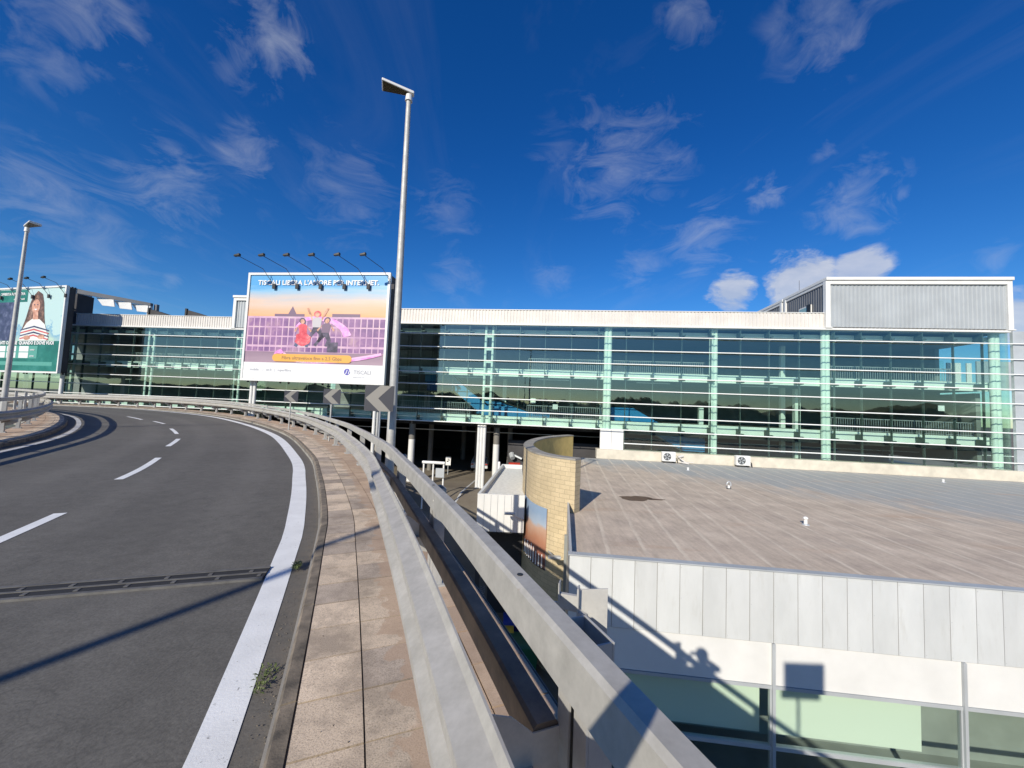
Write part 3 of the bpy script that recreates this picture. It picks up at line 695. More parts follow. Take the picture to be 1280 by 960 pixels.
for i, (u, lab) in enumerate(((165, 'dark slanted roof hood beside the pergola post on the left wing'), (214, 'dark slanted roof hood midway along the left wing parapet'), (287, 'dark roof hood close to the white-posted cabin at left'))):
    a = a2_of(u, 390); t = thing('roof_hood', lab, 'roof hood', fac2(a, 2, 7), 'dark hoods on the left roof')
    m0 = MB(); m0.hexa([fac2(a-.2, 2, 7), fac2(a+2.2, 2, 7), fac2(a+2.2, 3.2, 7), fac2(a-.2, 3.2, 7), fac2(a-.2, 2, 9.0), fac2(a+2.2, 2, 8.35), fac2(a+2.2, 3.2, 8.35), fac2(a-.2, 3.2, 9.0)]); m0.build('hood', 'dark_wall', t)
    m0 = MB(); m0.box((a-.45, 1.9, 7), (a-.25, 2.1, 9.15), fac2); m0.build('flue', 'black', t)
for u, zt, lab, b in ((948, 9.8, 'thin lightning rod on the roof, leftmost of two', 9), (984.5, 10.9, 'thin lightning rod rising by the rear cabin corner', 5.5)):
    t = thing('lightning_rod', lab, 'lightning rod', fac(a_of(u, 390)*(1+b/28), b, 7))
    m0 = MB(); q = fac(a_of(u, 390)*(1+b/28.5), b, 7); m0.tube(q, (q[0], q[1], zt+1.3), .035, .015, 6); m0.build('rod', 'dark_wall', t)
    m0 = MB(); m0.tube(q, (q[0], q[1], 7.3), .15, .12, 8); m0.build('base', 'grey_metal', t)

# ------------------------------------------------------------------ near flat-roofed building
RFZ = -3.66
CZ = -3.42   # coping height
FA = onz(712, 692, CZ); FB = onz(1280, 738, CZ); fd = (FB-FA); fd.z = 0; fdn = fd.normalized(); fn = Vector((-fdn.y, fdn.x, 0))
def fw_(a, b, z): p = FA+fdn*a+fn*b; return (p.x, p.y, z)
def aw(u, v):
    d = ray(u, v); t = FA.dot(fn)/d.dot(fn); p = d*t; return (p-FA).dot(fdn), p.z
nb = thing('flat_roof_building', 'low building with stained flat roof and pale zinc fascia panels in the right foreground', 'building', (FA.x, FA.y, -9.4))
LC = Vector((2.2, 14.3, 0))          # where the left parapet meets the brick wall
far0 = fac(a_of(722, 565), -.52, RFZ); far1 = fac(AR+14, -.52, RFZ)
ne = fw_(34, .05, RFZ)
mb = MB(); pts = [fw_(.02, .05, RFZ), ne, far1, far0, (3.2, 22, RFZ), (2.4, 17, RFZ), (LC.x, LC.y, RFZ)]
mb.quad(pts); n = len(pts); mb.quad([(p[0], p[1], p[2]-.35) for p in pts][::-1])
for i in range(n): a, c_ = pts[i], pts[(i+1) % n]; mb.quad([a, c_, (c_[0], c_[1], c_[2]-.35), (a[0], a[1], a[2]-.35)])
mb.build('roof', 'roof', nb)
# fascia panels with standing seams
_, zc = aw(970, 807); _, zc2 = aw(1205, 826)
ZB = -5.0; ZP = aw(965, 862)[1]
seams = []; a = 0; pw = .505
mb = MB(); i = 0
while a < 33:
    g = random.uniform(.93, 1.04)
    mb.box((a+.006, 0, ZB), (a+pw-.006, .05, CZ-.03), fw_, tone=(g, g, g)); a += pw; i += 1
mb.build('fascia_panel', 'zinc', nb)
mb = MB(); mb.box((0, .012, ZB+.01), (33, .045, CZ-.04), fw_); mb.build('fascia_backing', 'grey_col', nb)
mb = MB(); mb.box((-.03, -.03, CZ-.03), (33, .16, CZ), fw_); mb.build('coping', 'grey_metal', nb)
mb = MB(); a = 0
while a < 16:
    for zz in (CZ-.10, (CZ+ZB)/2, ZB+.06): mb.tube(fw_(a+.03, -.001, zz), fw_(a+.03, -.006, zz), .008, n=6)
    a += pw
mb.build('fixing', 'grey_metal', nb)
mb = MB(); mb.box((.0, .06, -9.4), (33, .25, CZ-.04), fw_); 
mb = MB(); zl = ZB-.03
m1, m2 = aw(967, 830)[0], aw(1205, 830)[0]; bay = m2-m1
bays = [(-.02, m1)]+[(m1+i*bay, m1+(i+1)*bay) for i in range(6)]
Z2 = ZP; Z3 = aw(965, 935)[1]; Z4 = -9.3
for x0, x1 in bays:
    mb = MB(); mb.box((x0+.03, .03, ZP+.08), (x1-.03, .08, ZB-.02), fw_); mb.build('spandrel_panel', 'white_metal', nb)
    w = MB(); w.box((x0+.03, .01, ZP), (x1-.03, .12, ZP+.07), fw_); w.box((x0+.03, .01, Z3-.06), (x1-.03, .12, Z3+.02), fw_); w.box((x0+.03, .01, Z4), (x1-.03, .12, Z4+.1), fw_)
    w.box((x0+.031, .02, Z4), (x0+.06, .11, ZP), fw_); w.box((x1-.06, .02, Z4), (x1-.031, .11, ZP), fw_); fr_ = w.build('window', 'grey_metal', nb)
    g = MB(); g.box((x0+.03, .05, Z3+.02), (x1-.03, .065, ZP-.001), fw_); g.box((x0+.03, .05, Z4+.1), (x1-.03, .065, Z3-.061), fw_); g.build('pane', 'glass_low', fr_)
for x in [m1+i*bay for i in range(7)]+[-.0]:
    mb = MB(); mb.box((x-.03, -.03, Z4), (x+.03, .14, ZB-.012), fw_); mb.build('mullion', 'grey_metal', nb)
# pale blinds standing behind the glass
m, nt, b = mat('blind'); b.inputs['Base Color'].default_value = (.66, .70, .62, 1); b.inputs['Roughness'].default_value = .7; M['blind'] = m
for j, (x0, x1) in enumerate(bays[:6]):
    mb = MB(); e = x1-.55 if j % 2 else x1-.12
    mb.box((x0+.10, .35, Z3+.05), (e, .40, ZP-.0), fw_)
    if j != 2: mb.build('blind', 'blind', nb)
mb = MB(); mb.box((0, 3.2, Z4), (33, 3.3, RFZ-.36), fw_); mb.box((0, .3, Z4-.05), (33, 3.2, Z4), fw_); mb.build('inner_wall', 'interior', nb)
mb = MB(); mb.box((0, .14, -9.35), (.02, .5, CZ-.05), fw_)
# left side wall and parapet along the roof edge
pA = Vector(fw_(0, 0, 0)); pB = LC
dl = (pB-pA); dl.z = 0; Ll = dl.length; dln = dl.normalized(); nl = Vector((dln.y, -dln.x, 0))
def lw(a, b, z): p = pA+dln*a+nl*b; return (p.x, p.y, z)
mb = MB(); mb.hexa([lw(.05, 0, RFZ-.3), lw(Ll, 0, RFZ-.3), lw(Ll, .06, RFZ-.3), lw(.05, .06, RFZ-.3), lw(.05, 0, CZ+.0), lw(Ll, 0, CZ+.12), lw(Ll, .06, CZ+.12), lw(.05, .06, CZ+.0)]); mb.build('side_parapet', 'grey_metal', nb)
mb = MB(); mb.box((.06, .0, -9.4), (Ll, .06, RFZ-.302), lw); mb.build('side_wall', 'concrete_pale', nb)
# silt puddle
mb = MB(); c0 = onz(795, 623, RFZ); r_ = [1+.16*math.sin(2*k_+.6)+.10*math.sin(3*k_)+.07*math.sin(5*k_+1)+.05*math.sin(9*k_+2) for k_ in [i*2*PI/36 for i in range(36)]]
mb.quad([(c0.x+.62*r_[i]*math.cos(i*2*PI/36), c0.y+.50*r_[i]*math.sin(i*2*PI/36), RFZ+.004) for i in range(36)])
c1 = onz(820, 624.5, RFZ); mb.quad([(c1.x+.35*r_[(i*2) % 36]*math.cos(i*2*PI/18), c1.y+.14*r_[(i*2+5) % 36]*math.sin(i*2*PI/18), RFZ+.004) for i in range(18)])
mb.build('puddle', 'silt_wet', nb)

# outdoor cooling units on the base beam
def ac(u, v, lab):
    c0 = fac(a_of(u, v), -.75, -3.62); t = thing('cooling_unit', lab, 'air conditioner', c0, 'outdoor cooling units on the flat roof')
    f = lambda x, y, z: (c0[0]+E1.x*x+N1.x*y, c0[1]+E1.y*x+N1.y*y, c0[2]+z)
    m0 = MB(); m0.box((-.48, -.17, .08), (.48, .17, .78), f); bevel(m0.build('casing', 'white_metal', t), .02)
    m0 = MB(); m0.box((-.4, -.15, .0), (-.3, .15, .08), f); m0.box((.3, -.15, 0), (.4, .15, .08), f); m0.build('feet', 'black', t)
    m0 = MB(); m0.tube(f(-.13, -.18, .43), f(-.13, -.172, .43), .27, n=24); m0.build('fan_recess', 'black', t)
    m0 = MB()
    for r in (.27, .2, .13, .06):
        for i in range(20):
            a_, b__ = 2*PI*i/20, 2*PI*(i+1)/20; m0.tube(f(-.13+r*math.cos(a_), -.19, .43+r*math.sin(a_)), f(-.13+r*math.cos(b__), -.19, .43+r*math.sin(b__)), .008, n=4, caps=False)
    for i in range(5):
        a_ = 2*PI*i/5; m0.hexa([f(-.13+.05*math.cos(a_), -.185, .43+.05*math.sin(a_)), f(-.13+.24*math.cos(a_), -.185, .43+.24*math.sin(a_)), f(-.13+.24*math.cos(a_+.5), -.185, .43+.24*math.sin(a_+.5)), f(-.13+.05*math.cos(a_+.5), -.185, .43+.05*math.sin(a_+.5)),
            f(-.13+.05*math.cos(a_), -.183, .43+.05*math.sin(a_)), f(-.13+.24*math.cos(a_), -.183, .43+.24*math.sin(a_)), f(-.13+.24*math.cos(a_+.5), -.183, .43+.24*math.sin(a_+.5)), f(-.13+.05*math.cos(a_+.5), -.183, .43+.05*math.sin(a_+.5))])
    m0.build('fan_grille', 'grey_metal', t)
    m0 = MB(); m0.tube(f(.48, 0, .3), f(.62, .0, .28), .03); m0.tube(f(.62, 0, .28), f(.66, .0, -.05), .03); m0.build('pipe', 'black', t)
    return t, f
t, f = ac(832, 572, 'white cooling unit with dark fan and loose pipes, left one on the flat roof')
m0 = MB(); m0.tube(f(.66, -.1, .1), f(1.3, -.5, .02), .04); m0.tube(f(.8, .0, .35), f(1.2, -.1, .05), .05); m0.tube(f(.9, -.3, .05), f(1.7, -.2, .12), .03); m0.tube(f(.7, .1, .4), f(1.1, .2, .5), .09); m0.build('loose_pipe', 'corr', t)
ac(922, 577.5, 'white outdoor cooling unit with pale grey fan, right of the two on the flat roof')
# roof vents
def vent(u, v, lab, kind):
    c0 = onz(u, v, RFZ); t = thing('roof_vent', lab, 'roof vent', c0, 'small vents on the flat roof'); h = .17 if kind else .13
    MB().lathe(c0, [(.12, 0), (.11, .02), (.05, .04)]).build('flashing', 'dark_wall' if kind == 1 else 'grey_metal', t, smooth=True)
    MB().lathe(c0, [(.055, .03), (.055, h)]).build('pipe', 'white', t, smooth=True)
    if kind == 2: MB().lathe((c0.x, c0.y, c0.z+h), [(.03, -.01), (.07, .02), (.08, .055), (.06, .09), (.02, .11)]).build('cap', 'white', t, smooth=True)
    elif kind == 1:
        m0 = MB(); n = 10; pts_ = [(c0.x+.10*math.cos(PI*i/n)-.0, c0.y, c0.z+h+.04+.14*math.sin(PI*i/n)) for i in range(n+1)]
        for p, q in zip(pts_, pts_[1:]): m0.tube(p, q, .035, n=8)
        m0.tube((c0.x+.1, c0.y, c0.z+h-.02), (c0.x+.1, c0.y, c0.z+h+.05), .035); m0.build('cap', 'grey_metal', t, smooth=True)
    else: MB().lathe((c0.x, c0.y, c0.z+h), [(.07, 0), (.07, .05), (.02, .07)]).build('cap', 'white', t, smooth=True)
vent(911, 611, 'curved grey gooseneck roof vent on a white pipe, middle of the flat roof', 1)
vent(1007, 656, 'white ball-topped roof vent, nearest to the fascia', 2)
vent(1179, 603, 'small white roof vent far right, near the glass facade', 0)
vent(860, 588, 'small white roof vent just in front of the left cooling unit', 0)
# guy rope shadow caster: thin stay from brick wall
# ------------------------------------------------------------------ curved brick wall
WZ = -1.75
out = catmull([(2.37, 13.75), (1.62, 14.35), (1.05, 15.3), (.78, 16.7), (.70, 18.6), (1.05, 20.9), (1.8, 23.2), (2.9, 25.2), (4.0, 26.6)], 6)
def offs(pl, d):
    r = []
    for i, p in enumerate(pl):
        a, c_ = pl[max(i-1, 0)], pl[min(i+1, len(pl)-1)]; tx, ty = c_[0]-a[0], c_[1]-a[1]; L = math.hypot(tx, ty); r.append((p[0]+ty/L*d, p[1]-tx/L*d))
    return r
inn = offs(out, .42)
bw = thing('brick_wall', 'tall curved yellow brick wall with a stone-coloured rim in the middle', 'wall', (1.5, 16, -9.4))
cum = [0]
for a, c_ in zip(out, out[1:]): cum.append(cum[-1]+math.hypot(c_[0]-a[0], c_[1]-a[1]))
mb = MB(); zs = [-9.6, WZ-.06]
mb.sweep([[(p[0], p[1], z) for z in zs] for p in out], False, [[(c_, z) for z in zs] for c_ in cum])
mb.sweep([[(out[0][0], out[0][1], z) for z in zs], [(inn[0][0], inn[0][1], z) for z in zs]], False, [[(0, z) for z in zs], [(.42, z) for z in zs]])
mb.build('brickwork', 'brick', bw)
mb = MB(); mb.sweep([[(p[0], p[1], z) for z in zs] for p in inn]); mb.sweep([[(out[-1][0], out[-1][1], z) for z in zs], [(inn[-1][0], inn[-1][1], z) for z in zs]]); mb.build('inner_face', 'yellow_stucco', bw)
oo = offs(out, -.025); ii = offs(out, .445)
mb = MB(); mb.sweep([[(a[0], a[1], WZ-.058), (a[0], a[1], WZ), (c_[0], c_[1], WZ), (c_[0], c_[1], WZ-.058)] for a, c_ in zip(oo, ii)], True, caps=True); mb.build('coping', 'concrete', bw)
# poster on the brick wall
m, nt, b = mat('poster_print'); uvn = nt.nodes.new('ShaderNodeUVMap'); sx = nt.nodes.new('ShaderNodeSeparateXYZ'); nt.links.new(uvn.outputs[0], sx.inputs[0])
ad = N(nt, 'ShaderNodeMath', operation='MULTIPLY_ADD'); ad.inputs[1].default_value = .22; nt.links.new(noise(nt, uvn.outputs[0], 3.5, 4), ad.inputs[0]); nt.links.new(sx.outputs[1], ad.inputs[2])
c = ramp(nt, ad.outputs[0], [(.10, (.06, .04, .04)), (.32, (.26, .10, .07)), (.55, (.42, .20, .12)), (.75, (.50, .33, .24)), (.82, (.36, .43, .52)), (1.0, (.24, .34, .48))])
nt.links.new(c, b.inputs['Base Color']); b.inputs['Roughness'].default_value = .5; M['poster'] = m
pp = offs(out, -.035); i0_, i1_ = 7, 18
po = thing('wall_poster', 'tall poster of blue sky over an orange canyon on the curved brick wall', 'poster', (pp[10][0], pp[10][1], -5))
pq = offs(out, -.01)
mb = MB(); n = i1_-i0_
rings = [[(pq[i][0], pq[i][1], -5.95), (pp[i][0], pp[i][1], -5.95), (pp[i][0], pp[i][1], -3.72), (pq[i][0], pq[i][1], -3.72)] for i in range(i0_, i1_+1)]
uvs = [[((i-i0_)/n, 0), ((i-i0_)/n, 0), ((i-i0_)/n, 1), ((i-i0_)/n, 1)] for i in range(i0_, i1_+1)]
mb.sweep(rings, True, uvs, caps=True); mb.build('print', 'poster', po)
mb = MB()
for i in range(9):
    k_ = i0_+1+i; p = offs(out, -.05)[k_]; hgt = random.uniform(.35, .7); mb.tube((p[0], p[1], -5.9), (p[0], p[1], -5.9+hgt), .03, .02, 6)
mb.build('printed_crowd', 'white', po)
# ------------------------------------------------------------------ low kiosk with panelled front
kA = onz(597, 617, -3.6); kB = onz(655, 619, -3.6); ky = kA.y
kk = thing('kiosk', 'low flat-roofed kiosk with white panelled front beside the brick wall', 'kiosk', (kA.x, kA.y, -8))
x0, x1 = kA.x, .72; kz1 = -3.6; kz0 = onz(600, 665, -1).z and (-5.1)
mb = MB(); a = x0
while a < x1-.05: mb.box((a+.008, ky, kz0), (min(a+.28, x1)-.008, ky+.05, kz1-.03)); a += .28
mb.build('front_panel', 'white_metal', kk)
mb = MB(); mb.box((x0+.01, ky+.02, kz0+.01), (x1, ky+.10, kz1-.04)); mb.build('panel_backing', 'grey_metal', kk)
yb = 24.3; xl = -.42; xr = .85
mb = MB(); mb.quad([(x0+.1, ky+.12, kz1-.22), (x1, ky+.12, kz1-.22), (xr, yb, kz1-.22), (xl+.1, yb, kz1-.22)]); mb.build('roof', 'gravel_white', kk)
mb = MB()
def edge(p, q, w, z0, z1):
    p = Vector((*p, 0)); q = Vector((*q, 0)); d_ = (q-p).normalized(); n_ = Vector((-d_.y, d_.x, 0))*w
    mb.hexa([(p.x, p.y, z0), (q.x, q.y, z0), (q.x-n_.x, q.y-n_.y, z0), (p.x-n_.x, p.y-n_.y, z0), (p.x, p.y, z1), (q.x, q.y, z1), (q.x-n_.x, q.y-n_.y, z1), (p.x-n_.x, p.y-n_.y, z1)])
edge((x0, ky+.101), (xl, yb), .12, kz0, kz1-.01); edge((xl, yb), (xr, yb), .1, kz0, kz1); edge((x0, ky+.0), (x1, ky), -.1, kz1-.03, kz1); mb.build('parapet', 'white_metal', kk)
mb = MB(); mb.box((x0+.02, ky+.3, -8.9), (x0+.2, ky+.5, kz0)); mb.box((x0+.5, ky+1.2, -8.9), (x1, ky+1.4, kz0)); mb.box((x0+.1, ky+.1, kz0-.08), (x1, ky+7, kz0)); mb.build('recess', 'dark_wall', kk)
def flood(lab, p, q):
    t = thing('floodlight', lab, 'lamp', p, 'small wall floodlights'); p = Vector(p); q = Vector(q)
    MB().tube(p, q, .025, n=8).build('arm', 'grey_metal', t, smooth=True)
    m0 = MB(); m0.box((q.x-.22, q.y-.09, q.z-.03), (q.x+.22, q.y+.09, q.z+.05)); bevel(m0.build('lamp_head', 'grey_metal', t), .02)
    m0 = MB(); m0.box((q.x-.18, q.y-.07, q.z-.036), (q.x+.18, q.y+.07, q.z-.031)); m0.build('lens', 'lamp_glass', t)
a_ = ondepth(654, 650, ky-.02); flood('grey floodlight on an arm in front of the white kiosk panels', a_, ondepth(637, 642, ky-.6))
m0 = MB()
flood('grey floodlight near the foot of the brick wall below the parapet corner', (1.55, 14.1, ondepth(706, 702, 13.2).z), ondepth(693, 697, 13.2))

# ------------------------------------------------------------------ ground
def gz(y): return -9.4 if y < 17 else (-9.4+(y-17)/13*2.75 if y < 30 else -6.65)
mb = MB(); ys = [-2500, -200, -20, 0, 10, 17, 19, 22, 26, 30, 34, 60, 200, 4000]
xs = [-3000, -300, -60, -20, 0, 20, 60, 300, 3000]
mb.sweep([[(x, y, gz(y)) for x in xs] for y in ys]); struct(mb.build('ground', 'yard'))
mb = MB(); mb.sweep([[(-4.2+.0*y, y, gz(y)+.006), (-.9, y, gz(y)+.006)] for y in (8, 12, 17, 19.5)]); struct(mb.build('paved_yard', 'setts'))
mb = MB(); q0 = onz(585, 600, -6.6)
mb.sweep([[(-4.75+(y-21)*.13, y, gz(y)+.008), (-4.6+(y-21)*.13, y, gz(y)+.008)] for y in (20, 22, 26, 30, 34, 38)]); struct(mb.build('yard_line', 'paint_old'))
# bins below the ramp
def bin_(name, col, x, y, lab):
    z = gz(y); t = thing('waste_bin', lab, 'bin', (x, y, z), 'waste bins below the ramp')
    MB().hexa([(x-.4, y-.35, z+.12), (x+.4, y-.35, z+.12), (x+.4, y+.35, z+.12), (x-.4, y+.35, z+.12), (x-.5, y-.45, z+1.05), (x+.5, y-.45, z+1.05), (x+.5, y+.45, z+1.05), (x-.5, y+.45, z+1.05)]).build('body', 'green_bin' if col != 'blue_bin' else col, t)
    m0 = MB(); m0.sweep([[(x-.53, y-.48*math.cos(PI*i/8), z+1.07+.16*math.sin(PI*i/8)), (x+.53, y-.48*math.cos(PI*i/8), z+1.07+.16*math.sin(PI*i/8))] for i in range(9)]); m0.build('lid', col, t, smooth=True)
    for sx_ in (-.33, .33):
        m0 = MB(); m0.tube((x+sx_-.03, y-.3, z+.09), (x+sx_+.03, y-.3, z+.09), .09, n=12); m0.build('wheel', 'rubber', t)
for nm, col, u, v, lab in (('a', 'yellow_bin', 624, 791, 'green waste bin with yellow lid in the dark yard under the ramp'), ('b', 'blue_bin', 646, 774, 'blue waste bin in the dark yard behind the yellow-lidded one'), ('c', 'green_bin', 655, 800, 'dark green waste bin beside the yellow-lidded one under the ramp')):
    q = onz(u, v, -8.3); bin_(nm, col, q.x, q.y, lab)
# sign on a pole at the entrance
q = onz(559, 602, -7.3); zt = ondepth(561, 571, q.y).z; zb_ = ondepth(561, 581.5, q.y).z
t = thing('traffic_sign', 'small white sign with a black turn symbol on a thin pole by the dark entrance', 'sign', (q.x, q.y, gz(q.y)))
MB().tube((q.x, q.y+.05, gz(q.y)), (q.x, q.y+.05, zt), .04, n=8).build('pole', 'grey_metal', t, smooth=True)
sw = .24
m0 = MB(); m0.box((q.x-sw, q.y-.02, zb_), (q.x+sw, q.y, zt)); m0.build('plate', 'white', t)
f = lambda x, y, z: (q.x+x, q.y-.022-z, zb_+y)
h_ = zt-zb_; m0 = MB()
arc = [(.0+.09*math.cos(a_), h_*.62+.09*math.sin(a_)) for a_ in [PI*.75-i*PI*1.2/8 for i in range(9)]]
for (xa_, ya_), (xb_, yb_) in zip(arc, arc[1:]): m0.tube(f(xa_, ya_, .01), f(xb_, yb_, .01), .03, n=6)
m0.tube(f(arc[-1][0], arc[-1][1], .01), f(-.12, h_*.45, .01), .03, .06, 6); m0.build('symbol', 'black', t)
# low white gate / barrier and small cabin by the entrance
t = thing('barrier', 'low white barrier rail with panels left of the turn sign under the building', 'barrier', ondepth(540, 600, 27))
L0 = ondepth(528, 577.5, 27); L1 = ondepth(556, 579, 27)
MB().tube(L0, L1, .10, n=8).build('rail', 'white', t)
for u in (530, 542, 555): p = ondepth(u, 578, 27.05); MB().tube((p.x, p.y, gz(27)), p, .06, n=8).build('post', 'white', t)
m0 = MB(); pa, pb = ondepth(545, 585, 26.9), ondepth(555, 597, 26.9); m0.box((pa.x, 26.85, pb.z), (pb.x, 26.9, pa.z)); m0.build('panel', 'grey_metal', t)
# car tail in the undercroft
def car(x, y, lab):
    z = gz(y); t = thing('parked_car', lab, 'car', (x, y, z))
    pr = [(-2, .35), (-2.05, .75), (-1.8, .95), (-1.2, 1.0), (-.6, 1.42), (.9, 1.45), (1.7, 1.0), (2.05, .9), (2.1, .35)]
    m0 = MB(); n = len(pr)
    for w_, k_ in ((-.85, 0), (.85, 0)): m0.v += [(x+w_*(.82 if pz > 1.1 else 1), y-py, z+pz) for py, pz in pr]
    m0.face(range(n)); m0.face(range(2*n-1, n-1, -1))
    for i in range(n): m0.face((i, (i+1) % n, n+(i+1) % n, n+i))
    bevel(m0.build('body', 'car_white', t), .06)
    m0 = MB(); m0.hexa([(x-.66, y-1.62, z+1.06), (x+.66, y-1.62, z+1.06), (x+.66, y-1.0, z+1.06), (x-.66, y-1.0, z+1.06), (x-.62, y-1.02, z+1.38), (x+.62, y-1.02, z+1.38), (x+.62, y-.9, z+1.38), (x-.62, y-.9, z+1.38)]); m0.build('window', 'black', t)
    for sx_ in (-.82, .82):
        for yy in (-1.3, 1.3):
            m0 = MB(); m0.tube((x+sx_-.1, y+yy, z+.32), (x+sx_+.1, y+yy, z+.32), .32, n=16); w = m0.build('wheel', 'rubber', t)
        m0 = MB(); m0.box((x+sx_*.85-.12, y-2.1, z+.7), (x+sx_*.85+.12, y-2.04, z+.82)); m0.build('tail_lamp', 'red', t)
q = ondepth(597, 590, 34); car(q.x*41/34+.3, 41, 'white car standing in the dark under the building behind the white columns')
t = thing('crash_barrier', 'small red and white barrier block behind the kiosk roof', 'barrier', ondepth(645, 590, 25.6))
pa, pb = ondepth(636, 578.5, 25.6), ondepth(650, 581, 25.6)
m0 = MB(); m0.box((pa.x, 25.5, pb.z-.1), (pb.x, 25.9, pa.z)); m0.build('red_top', 'red', t)
m0 = MB(); m0.box((pa.x, 25.5, gz(25.5)), (pb.x, 25.9, pb.z-.105)); m0.build('body', 'white', t)
t = thing('bollard', 'thin white bollard beside the kiosk roof edge', 'bollard', ondepth(624, 590, 27))
p = ondepth(624, 577, 27); MB().lathe((p.x, p.y, gz(27)), [(.09, 0), (.09, p.z-gz(27)-.05), (.05, p.z-gz(27))]).build('post', 'white', t, smooth=True)

# wooded ridge behind the viewer, seen only in the glass
mb = MB(); n = 800
def rh(i): i *= .2; return 4.2+1.5*math.sin(i*.31)+1.1*math.sin(i*.83+1)+.8*math.sin(i*2.3)+2.0*random.random()
prof = []
for i in range(n+1):
    x = -420+840*i/n; h = rh(i); y = -150+12*math.sin(i*.11)
    prof.append([(x, y+14, -9.6), (x+random.uniform(-.5, .5), y+8, h*.55-4), (x+random.uniform(-.5, .5), y+3, h-1), (x, y-3, h), (x, y-30, h-4), (x, y-60, -9.6)])
mb.sweep(prof); tag(mb.build('distant_woodland', 'ridge', smooth=False), 'dark line of far trees mirrored in the glass facade', 'woodland', kind='stuff')

# ------------------------------------------------------------------ billboards
def mprint(name, c, rough=.45, em=0):
    m, nt, b = mat(name); b.inputs['Base Color'].default_value = (*[x*.85 for x in c], 1); b.inputs['Roughness'].default_value = rough; M[name] = m
for nm, c_ in (('p_white', (.82, .83, .84)), ('p_orange', (.85, .42, .08)), ('p_brown', (.35, .2, .08)), ('p_grey', (.35, .36, .42)), ('p_violet', (.10, .09, .45)), ('p_pink', (.75, .22, .62)), ('p_pinkl', (.85, .5, .75)),
               ('p_lilac', (.55, .38, .60)), ('p_win', (.20, .12, .24)), ('p_coral', (.80, .10, .13)), ('p_skin', (.62, .33, .22)), ('p_dark', (.06, .05, .10)), ('p_denim', (.10, .12, .22)), ('p_greyl', (.55, .52, .55)),
               ('p_green', (.01, .17, .14)), ('p_greenl', (.10, .36, .30)), ('p_hair', (.10, .055, .04)), ('p_hair2', (.17, .09, .06)), ('p_navy', (.03, .06, .15)), ('p_red', (.60, .12, .12)), ('p_cream', (.80, .82, .78)), ('p_silh', (.20, .13, .20))): mprint(nm, c_)
def poster_mat(name, stops, scale, amt):
    m, nt, b = mat(name); uvn = nt.nodes.new('ShaderNodeUVMap'); sx = nt.nodes.new('ShaderNodeSeparateXYZ'); nt.links.new(uvn.outputs[0], sx.inputs[0])
    ad = N(nt, 'ShaderNodeMath', operation='MULTIPLY_ADD'); ad.inputs[1].default_value = amt
    mp = nt.nodes.new('ShaderNodeMapping'); mp.inputs['Scale'].default_value = scale; nt.links.new(uvn.outputs[0], mp.inputs[0])
    nt.links.new(noise(nt, mp.outputs[0], 1, 5), ad.inputs[0]); nt.links.new(sx.outputs[1], ad.inputs[2])
    nt.links.new(ramp(nt, ad.outputs[0], stops), b.inputs['Base Color']); b.inputs['Roughness'].default_value = .45; M[name] = m
poster_mat('p_sunset', [(.14, (.16, .11, .15)), (.26, (.34, .24, .30)), (.38, (.24, .16, .22)), (.56, (.66, .22, .16)), (.70, (.74, .36, .17)), (.84, (.60, .46, .38)), (.97, (.20, .42, .62)), (1.1, (.06, .30, .60))], (1.6, 11, 1), .20)
def two_tone(name, a, b_, c_, sc):     # printed colour that drifts across the sheet
    m, nt, b = mat(name); tc_ = coords(nt); nt.links.new(ramp(nt, noise(nt, tc_, sc, 5, .65), [(.35, a), (.52, b_), (.68, c_)]), b.inputs['Base Color']); b.inputs['Roughness'].default_value = .45; M[name] = m
two_tone('p_lilac', (.42, .24, .40), (.56, .36, .50), (.62, .46, .48), .8)
two_tone('p_win', (.15, .07, .20), (.26, .13, .28), (.44, .28, .33), .6)
two_tone('p_coral', (.50, .04, .07), (.70, .10, .13), (.80, .28, .28), 3)
two_tone('p_skin', (.38, .18, .12), (.55, .29, .20), (.66, .42, .32), 3)
two_tone('p_dark', (.03, .025, .05), (.07, .06, .10), (.16, .12, .20), 3)
two_tone('p_pink', (.55, .14, .48), (.70, .30, .64), (.80, .52, .72), 2)
two_tone('p_hair', (.05, .03, .02), (.13, .07, .05), (.28, .16, .11), 2.5)
two_tone('p_hair2', (.09, .05, .03), (.20, .11, .08), (.34, .22, .15), 2.5)
two_tone('p_green', (.005, .11, .09), (.01, .15, .12), (.03, .20, .17), .6)
two_tone('p_navy', (.02, .03, .07), (.05, .06, .13), (.13, .15, .24), 1.5)
poster_mat('p_bokeh', [(.3, (.12, .30, .34)), (.5, (.28, .48, .52)), (.7, (.42, .56, .46)), (.95, (.18, .36, .50)), (1.2, (.42, .58, .58))], (9, 7, 1), .9)
